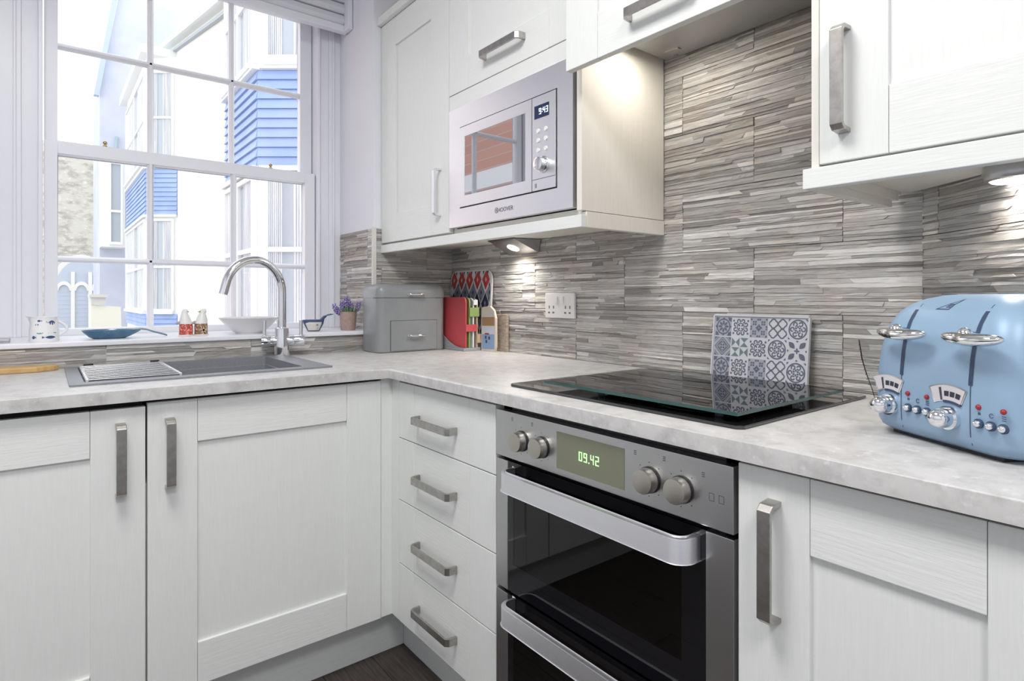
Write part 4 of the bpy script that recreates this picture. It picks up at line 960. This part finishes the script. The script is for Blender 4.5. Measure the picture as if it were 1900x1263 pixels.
for a in (0, .112):
    g = G(); strip(g, a, .0011, fine(.905, 1.1045)); link('panel_seam', g, dark_t, tbody)
    g = G(); strip(g, a, .0058, fine(.984, 1.082), .0009); link('lever_slot', g, dark_t, tbody)
    zl = 1.046; ob = -td(zl)
    lv = G(); prev = None
    for k in range(15):
        u = -1+2*k/14; prof = max(.0012, (1-abs(u)**2.6)**.5); ca = a+.016+u*.043; oc = ob+.028+.008*u*u*(-1 if u < 0 else -.4)+(.010 if u < -.3 else 0)*abs(u+.3)
        ww, hh = .013*prof*(1.15 if u > -.2 else .75), .0085*prof
        kk = [lv.bm.verts.new(FTS.P(ca, oc+ww*math.cos(t), zl+hh*math.sin(t)+.003*u*u)) for t in [2*math.pi*i/14 for i in range(14)]]
        if prev: lv.bridge(prev, kk)
        else: lv.face(kk[::-1])
        prev = kk
    lv.face(prev); lvo = link('lever', lv, 'chrome', ts, smooth=60)
    g = G(); g.cyl(FTS.P(a, ob-.002, zl+.002), FTS.P(a+.006, ob+.026, zl+.004), .0058, .009, 16); g.ball(FTS.P(a+.004, ob+.022, zl+.006), .009, 12); link('lever_stem', g, 'chrome', lvo, smooth=True)
for a in (-.021, .082):
    g = G(); g.cyl(FTS.P(a, .000, .936), FTS.P(a, .006, .936), .0165, .016, 32); g.cyl(FTS.P(a, .006, .936), FTS.P(a, .018, .936), .0135, .013, 32); g.ball(FTS.P(a, .018, .936), .0128, 20); link('dial', g, 'chrome', ts, smooth=True)
    # gauge window
    def arc(g, r0, r1, t0, t1, e, n=10):
        for k in range(n):
            u, v = math.radians(t0+(t1-t0)*k/n), math.radians(t0+(t1-t0)*(k+1)/n)
            g.poly([on_t(a-.002+r*math.cos(t), .906+r*math.sin(t), e) for r, t in ((r1, u), (r1, v), (r0, v), (r0, u))])
    g = G(); arc(g, .052, .075, 68, 115, .0008); gg = link('gauge_frame', g, 'chrome', ts)
    g = G(); arc(g, .0535, .0735, 70, 113, .0012); link('gauge_scale', g, mat('scale_white', (.62, .60, .62), .3), gg)
    for t0 in (73, 81, 89):
        g = G(); arc(g, .059, .066, t0, t0+6.5, .0015, 3); link('scale_mark', g, mat('scale_black', (.03, .03, .05), .4), gg)
    g = G(); arc(g, .0535, .071, 99, 102, .0016, 2); link('needle', g, mat('needle_black', (.05, .04, .08), .4), gg)
    g = G(); arc(g, .0500, .0535, 68, 98, .0018); link('gauge_shadow_bar', g, dark_t, gg)
red_t = mat('red_indicator', (.32, .02, .03), .2)
for base in (.0135, .125):
    for k in range(3):
        a = base+.0165*k; g = G(); g.cyl(FTS.P(a, 0, .937), FTS.P(a, .003, .937), .0062, n=20); bt = link('button_ring', g, dark_t, ts, smooth=True)
        g = G(); g.cyl(FTS.P(a, .001, .937), FTS.P(a, .0045, .937), .0050, .0045, 20); g.ball(FTS.P(a, .004, .937), .0046, 12); link('button', g, 'chrome', bt, smooth=True)
        if k != 1:
            g = G(); g.ball(FTS.P(a-.001, .0005, .958), .0036, 14); link('indicator_light', g, red_t, ts, smooth=True)
    g = G()
    def dec(pts): g.poly([on_t(p, q, .0008) for p, q in pts])
    a = base; dec([(a-.0016, .9485), (a+.0016, .9485), (a+.0016, .9515), (a-.0016, .9515)])
    a = base+.0165
    for k in range(10):
        u, v = math.radians(20+32*k), math.radians(20+32*(k+1)); dec([(a+r*math.cos(t), .950+r*math.sin(t)) for r, t in ((.0032, u), (.0032, v), (.0022, v), (.0022, u))])
    a = base+.033
    for zz_ in (.9465, .949, .9515): dec([(a-.0028, zz_), (a+.0028, zz_), (a+.0028, zz_+.0011), (a-.0028, zz_+.0011)])
    link('printed_symbols', g, dark_t, ts, kind='stuff')
g = G(); tri = [(.030, 1.083), (.052, 1.083), (.058, 1.0985)]; ctr = (sum(p[0] for p in tri)/3, sum(p[1] for p in tri)/3)
for i in range(3):
    p, q = tri[i], tri[(i+1) % 3]; pi_, qi = [(x+(ctr[0]-x)*.2, y_+(ctr[1]-y_)*.2) for x, y_ in (p, q)]
    for k in range(4):
        lerp = lambda A, B_, t: (A[0]+(B_[0]-A[0])*t, A[1]+(B_[1]-A[1])*t)
        g.poly([on_t(*lerp(p, q, k/4), .0009), on_t(*lerp(p, q, (k+1)/4), .0009), on_t(*lerp(pi_, qi, (k+1)/4), .0009), on_t(*lerp(pi_, qi, k/4), .0009)])
for k in range(3): z_ = 1.086+.002*k; g.poly([on_t(.044+.001*k, z_, .0009), on_t(.051+.001*k, z_, .0009), on_t(.051+.001*k, z_+.001, .0009), on_t(.044+.001*k, z_+.001, .0009)])
link('warning_triangle', g, dark_t, tbody)
for k in range(4):
    g = G(); a = -.012+.045*k; FTS.box(g, a-.009, a+.009, -.165, -.09, 1.1045, 1.1056); link('bread_slot', g, dark_t, tbody)
# glass beaker behind the toaster
bc = Vector((-.13, -1.757, ZT)); bk = thing('glass_beaker', bc, 'clear ribbed glass beaker on a chrome foot behind the toaster', 'glass')
g = G(); g.lathe(bc, [(.022, .014), (.026, .03), (.036, .06), (.044, .09), (.049, .128)], 40, cap=False); link('glass_bowl', g, glassmat('beaker_glass', (.90, .91, .91), ior=1.05), bk, smooth=50)
g = G()
for k in range(9):
    z_ = .04+.0095*k; r_ = .0285+.0225*((z_-.03)/.098)**.8
    g.tube([bc+Vector((r_*math.cos(t), r_*math.sin(t), z_)) for t in [2*math.pi*i/24 for i in range(25)]], .0006, 5)
link('rib', g, glassmat('rib_glass', (.93, .93, .93), ior=1.03), bk, kind='stuff')
g = G(); g.lathe(bc, [(.030, 0), (.031, .004), (.024, .010), (.020, .016)], 32); g.box(bc.x-.055, bc.x-.02, bc.y-.006, bc.y+.006, ZT+.004, ZT+.011); link('chrome_foot', g, 'chrome', bk, smooth=40)

# ------------------------------------------------------------------ street outside
GZ = -3.2
cream = vary(mat('cream_render', (.80, .79, .72), .9), (.74, .73, .66), .9, lo=.5, hi=.75)
bwhite = mat('bay_white', (.82, .82, .82), .7); bblue = vary(mat('blue_boarding', (.30, .40, .68), .6), (.36, .46, .72), 1.5)
egl = mat('street_window_glass', (.42, .46, .52), .08, spec=.8); cur = vary(mat('net_curtain', (.78, .78, .80), .9), (.60, .61, .66), 5, (6, 6, .2), .4, .6)
g = G(); g.box(-14, 14, .6, 40, GZ-.2, GZ); link('ground', g, vary(mat('street_stone', (.45, .44, .42), .9), (.36, .35, .34), 2), kind='structure', label='grey street far below the window', cat='street')
cb = thing('bay_fronted_house', (1.5, 9, GZ), 'cream house across the street with blue-boarded bay windows', 'building')
FX = .82
g = G(); g.prism([(FX, 3.2, GZ), (FX, 17.2, GZ), (FX, 17.2, 7.55), (FX, 14, 6.93), (FX, 8.2, 5.75), (FX, 3.2, 4.8)], (3, 0, 0)); link('wall', g, cream, cb)
g = G()
for (ya, za), (yb, zb) in (((3.2, 4.8), (8.2, 5.75)), ((8.2, 5.75), (14, 6.93)), ((14, 6.93), (17.2, 7.55))):
    g.prism([(FX-.16, ya, za-.02), (FX-.16, yb, zb-.02), (FX-.16, yb, zb+.09), (FX-.16, ya, za+.09)], (.16, 0, 0))
gut = link('gutter', g, bwhite, cb)
g = G()
for (ya, za), (yb, zb) in (((3.2, 4.62), (8.2, 5.57)), ((8.2, 5.57), (14, 6.75)), ((14, 6.75), (17.2, 7.37))):
    g.prism([(FX-.07, ya, za), (FX-.07, yb, zb), (FX-.07, yb, zb+.05), (FX-.07, ya, za+.05)], (.07, 0, 0))
link('eaves_board', g, mat('eaves_grey', (.42, .44, .48), .8), cb)
def ext_window(fr, par, a0, a1, z0, z1, cols, zbar, curtain=True):
    g = G(); f = .05
    fr.box(g, a0, a1, 0, .05, z0, z0+f); fr.box(g, a0, a1, 0, .05, z1-f, z1)
    xs_ = [a0+(a1-a0)*k/cols for k in range(cols+1)]
    for k, x_ in enumerate(xs_):
        p = x_ if k == 0 else x_-f if k == cols else x_-f/2; fr.box(g, p, p+f, 0, .05, z0+f, z1-f)
    if zbar: fr.box(g, a0+f+.001, a1-f-.001, 0, .045, zbar-f/2, zbar+f/2)
    fr.box(g, a0+.01, a1-.01, .002, .085, z0-.06, z0-.001)
    w = link('bay_window', g, bwhite, par)
    for k in range(cols):
        for p, q in (((z0, zbar), (zbar, z1)) if zbar else ((z0, z1),)):
            g = G(); fr.box(g, xs_[k]+f*.5, xs_[k+1]-f*.5, .004, .012, p+f*.5, q-f*.5); link('pane', g, egl, w)
    if curtain:
        for (p, q) in ((a0+f, a0+(a1-a0)*.34), (a0+(a1-a0)*.55, a1-f)):
            g = G(); n = 14
            for k in range(n):
                u0, u1 = p+(q-p)*k/n, p+(q-p)*(k+1)/n; fr.box(g, u0, u1, .013, .016+.012*(k % 2), z0+f, z1-f)
            link('curtain', g, cur, w)
def bay(y0, y1, zc0, zc1, wl, wu, ztop, label):
    s_ = .62/.784; yn = y0-(FX-.3)*s_
    g = G(); g.prism([(.30, y0, GZ), (.30, y1, GZ), (FX, y1+.42, GZ), (FX, yn, GZ)], (0, 0, ztop-GZ)); b = link('bay', g, bwhite, cb)
    ff = Face((.30, y0, 0), (0, 1, 0), (-1, 0, 0)); fn = Face((.30, y0, 0), (.784, -.62, 0), (-.62, -.784, 0)); ln = (FX-.3)/.784
    n = 10; h = (zc1-zc0)/n
    for k in range(n):
        for fr, L2 in ((ff, y1-y0), (fn, ln)):
            g = G(); z = zc0+h*k; g.prism([fr.P(-.004, 0, z), fr.P(-.004, .035, z), fr.P(-.004, .012, z+h*.97), fr.P(-.004, 0, z+h*.97)], fr.U*(L2+.004)); link('board', g, bblue, b)
    for zz_ in (zc0-.05, zc1):
        g = G(); ff.box(g, -.03, y1-y0, 0, .07, zz_, zz_+.05); fn.box(g, .03, ln, 0, .068, zz_+.001, zz_+.049); link('ledge', g, bwhite, b)
    for fr, L2, c_ in ((ff, y1-y0, 2), (fn, ln, 1)):
        ext_window(fr, cb, .06, L2-.06, wl[0], wl[1], c_, wl[2]); ext_window(fr, cb, .06, L2-.06, wu[0], wu[1], c_, wu[2])
    g = G()
    for k in range(5):
        for fr, L2 in ((ff, y1-y0), (fn, ln)): pass
    zz_ = wl[0]-.35
    for k in range(3):
        for fr, L2 in ((ff, y1-y0), (fn, ln)):
            g2 = G(); z = wl[0]-.06-.1*(k+1); g2.prism([fr.P(-.004, 0, z), fr.P(-.004, .035, z), fr.P(-.004, .012, z+.097), fr.P(-.004, 0, z+.097)], fr.U*(L2+.004)); link('board', g2, bblue, b)
    g.bm.free()
bay(4.11, 5.45, 2.43, 3.41, (.55, 2.36, 1.585), (3.50, 5.6, 4.22), 6.2, 1)
bay(12.6, 16.4, 2.87, 3.86, (.80, 2.78, 1.75), (4.05, 5.95, 4.95), 6.25, 2)
g = G(); g.box(.16, FX, 12.3, 16.8, 6.25, 6.42); link('bay_roof', g, bwhite, cb)
ph = thing('pale_house', (.6, 19.5, GZ), 'pale blue-white gabled house beyond the bay windows', 'building')
pb = vary(mat('pale_blue_render', (.58, .60, .70), .9), (.52, .54, .65), .7)
g = G(); g.prism([(-.145, 19, GZ), (3, 19, GZ), (3, 19, 10.2), (.34, 19, 10.2), (-.145, 19, 7.24)], (0, 3, 0)); link('wall', g, pb, ph)
g = G(); g.prism([(-.30, 18.8, 7.0), (-.17, 18.8, 7.0), (.32, 18.8, 10.2), (.19, 18.8, 10.2)], (0, .22, 0)); link('gable_board', g, mat('slate_blue', (.45, .52, .62), .7), ph)
g = G(); g.prism([(.10, 18.9, 4.6), (.17, 18.9, 4.6), (.30, 18.9, 5.9), (.23, 18.9, 5.9)], (0, .1, 0)); link('bracket_sign', g, mat('slate_blue_2', (.36, .48, .52), .7), ph)
g = G(); g.box(-.16, .42, 18.3, 19, 2.55, 5.2); obx = link('oriel', g, bwhite, ph)
FO = Face((0, 18.3, 0), (1, 0, 0), (0, -1, 0)); 
g = G(); FO.box(g, .03, .36, 0, .06, 2.62, 2.7); FO.box(g, .03, .36, 0, .06, 4.95, 5.05); FO.box(g, .081, .309, 0, .055, 3.55, 3.62); FO.box(g, .03, .08, 0, .06, 2.7, 4.95); FO.box(g, .31, .36, 0, .06, 2.7, 4.95); ow = link('oriel_window', g, bwhite, ph)
for p, q in ((2.7, 3.55), (3.62, 4.95)): g = G(); FO.box(g, .08, .31, .002, .01, p, q); link('pane', g, egl, ow)
ch = thing('stone_church', (-1.5, 27, GZ), 'old stone church with a tall arched leaded window down the street', 'building')
stone = vary(vary(mat('church_stone', (.60, .57, .50), .9), (.40, .37, .33), 2.2, (1, 1, 2.2), .45, .62, 6, bump=.5, bdist=.05), (.72, .69, .62), 5, (1, 1, 2), .55, .7)
g = G(); g.prism([(-6, 26, GZ), (.6, 26, GZ), (.6, 26, 6.75), (-1.2, 26, 6.95), (-6, 26, 7.6)], (0, 4, 0)); link('wall', g, stone, ch)
cxw, hw_, zb_, zs_ = -.31, .82, -.1, 1.35
def arch(k0): return [(cxw-k0*hw_, zb_)]+[(cxw-k0*hw_*math.cos(math.pi*k/12), zs_+k0*hw_*1.45*math.sin(math.pi*k/12)) for k in range(13)]+[(cxw+k0*hw_, zb_)]
g = G(); g.prism([(a, 25.95, z) for a, z in arch(1.18)], (0, .06, 0)); link('arch_surround', g, mat('dressed_stone', (.76, .73, .66), .9), ch)
lead = mat('leaded_glass', (.48, .53, .60), .3)
g = G(); g.prism([(a, 25.93, z) for a, z in arch(1.0)], (0, .06, 0)); aw = link('arched_window', g, lead, ch)
dsm = mat('tracery_stone', (.78, .76, .70), .9)
for x_ in (cxw-.27, cxw+.27):
    g = G(); g.box(x_-.06, x_+.06, 25.86, 25.95, zb_, zs_+.72); link('mullion', g, dsm, aw)
for x_ in (cxw-.54, cxw, cxw+.54):
    g = G(); pr_ = [(x_+r*.27*math.cos(math.pi*k/8), zs_+r*.36*math.sin(math.pi*k/8)) for r in (1,) for k in range(9)]+[(x_+.17*math.cos(math.pi*k/8), zs_+.22*math.sin(math.pi*k/8)) for k in range(8, -1, -1)]
    g.prism([(a, 25.87, z) for a, z in pr_], (0, .07, 0)); link('tracery', g, dsm, aw)
for k in range(9):
    g = G(); z_ = zb_+.15+.16*k; g.box(cxw-hw_, cxw+hw_, 25.92, 25.935, z_-.012, z_+.012); link('lead_line', g, mat('lead', (.55, .57, .62), .7), aw)
pr2 = thing('white_pier', (-.59, 10.2, GZ), 'white painted wall pier with cap outside the left panes', 'pier')
g = G(); g.prism([(-.84, 10, GZ), (-.28, 10, GZ), (-.38, 10, .93), (-.80, 10, .98)], (0, .5, 0)); link('pier_wall', g, mat('pier_cream', (.78, .78, .70), .9), pr2)
g = G(); g.box(-.80, -.60, 9.95, 10.3, .98, 1.10); g.box(-.83, -.57, 9.9, 10.35, 1.10, 1.15); link('pier_cap', g, mat('pier_grey', (.62, .62, .60), .9), pr2)
# brick house on the near side of the street (seen mirrored in the microwave door)
bh = thing('brick_house', (-5, 6, GZ), 'red brick house mirrored in the microwave door', 'building')
bm_ = mat('red_brick', (.4, .15, .1), .9); nt = bm_.node_tree; bt_ = nt.nodes.new('ShaderNodeTexBrick'); tc2 = nt.nodes.new('ShaderNodeTexCoord'); mp2 = nt.nodes.new('ShaderNodeMapping'); mp2.inputs['Rotation'].default_value = (math.pi/2, 0, math.pi/2)
nt.links.new(tc2.outputs['Object'], mp2.inputs[0]); nt.links.new(mp2.outputs[0], bt_.inputs['Vector']); bt_.inputs['Color1'].default_value = (.62, .34, .26, 1); bt_.inputs['Color2'].default_value = (.52, .27, .21, 1); bt_.inputs['Mortar'].default_value = (.55, .48, .42, 1); bt_.inputs['Scale'].default_value = 4.4
nt.links.new(bt_.outputs[0], nt.nodes['Principled BSDF'].inputs['Base Color'])
g = G(); g.box(-7, -3.3, 1.6, 4.4, GZ, 3.6); link('wall', g, bm_, bh)
g = G(); g.box(-7, -3.22, 1.6, 4.45, 2.35, 2.55); link('string_course', g, bwhite, bh)
g = G(); g.box(-7, -3.15, 1.55, 4.5, 3.6, 3.75); link('parapet', g, bwhite, bh)
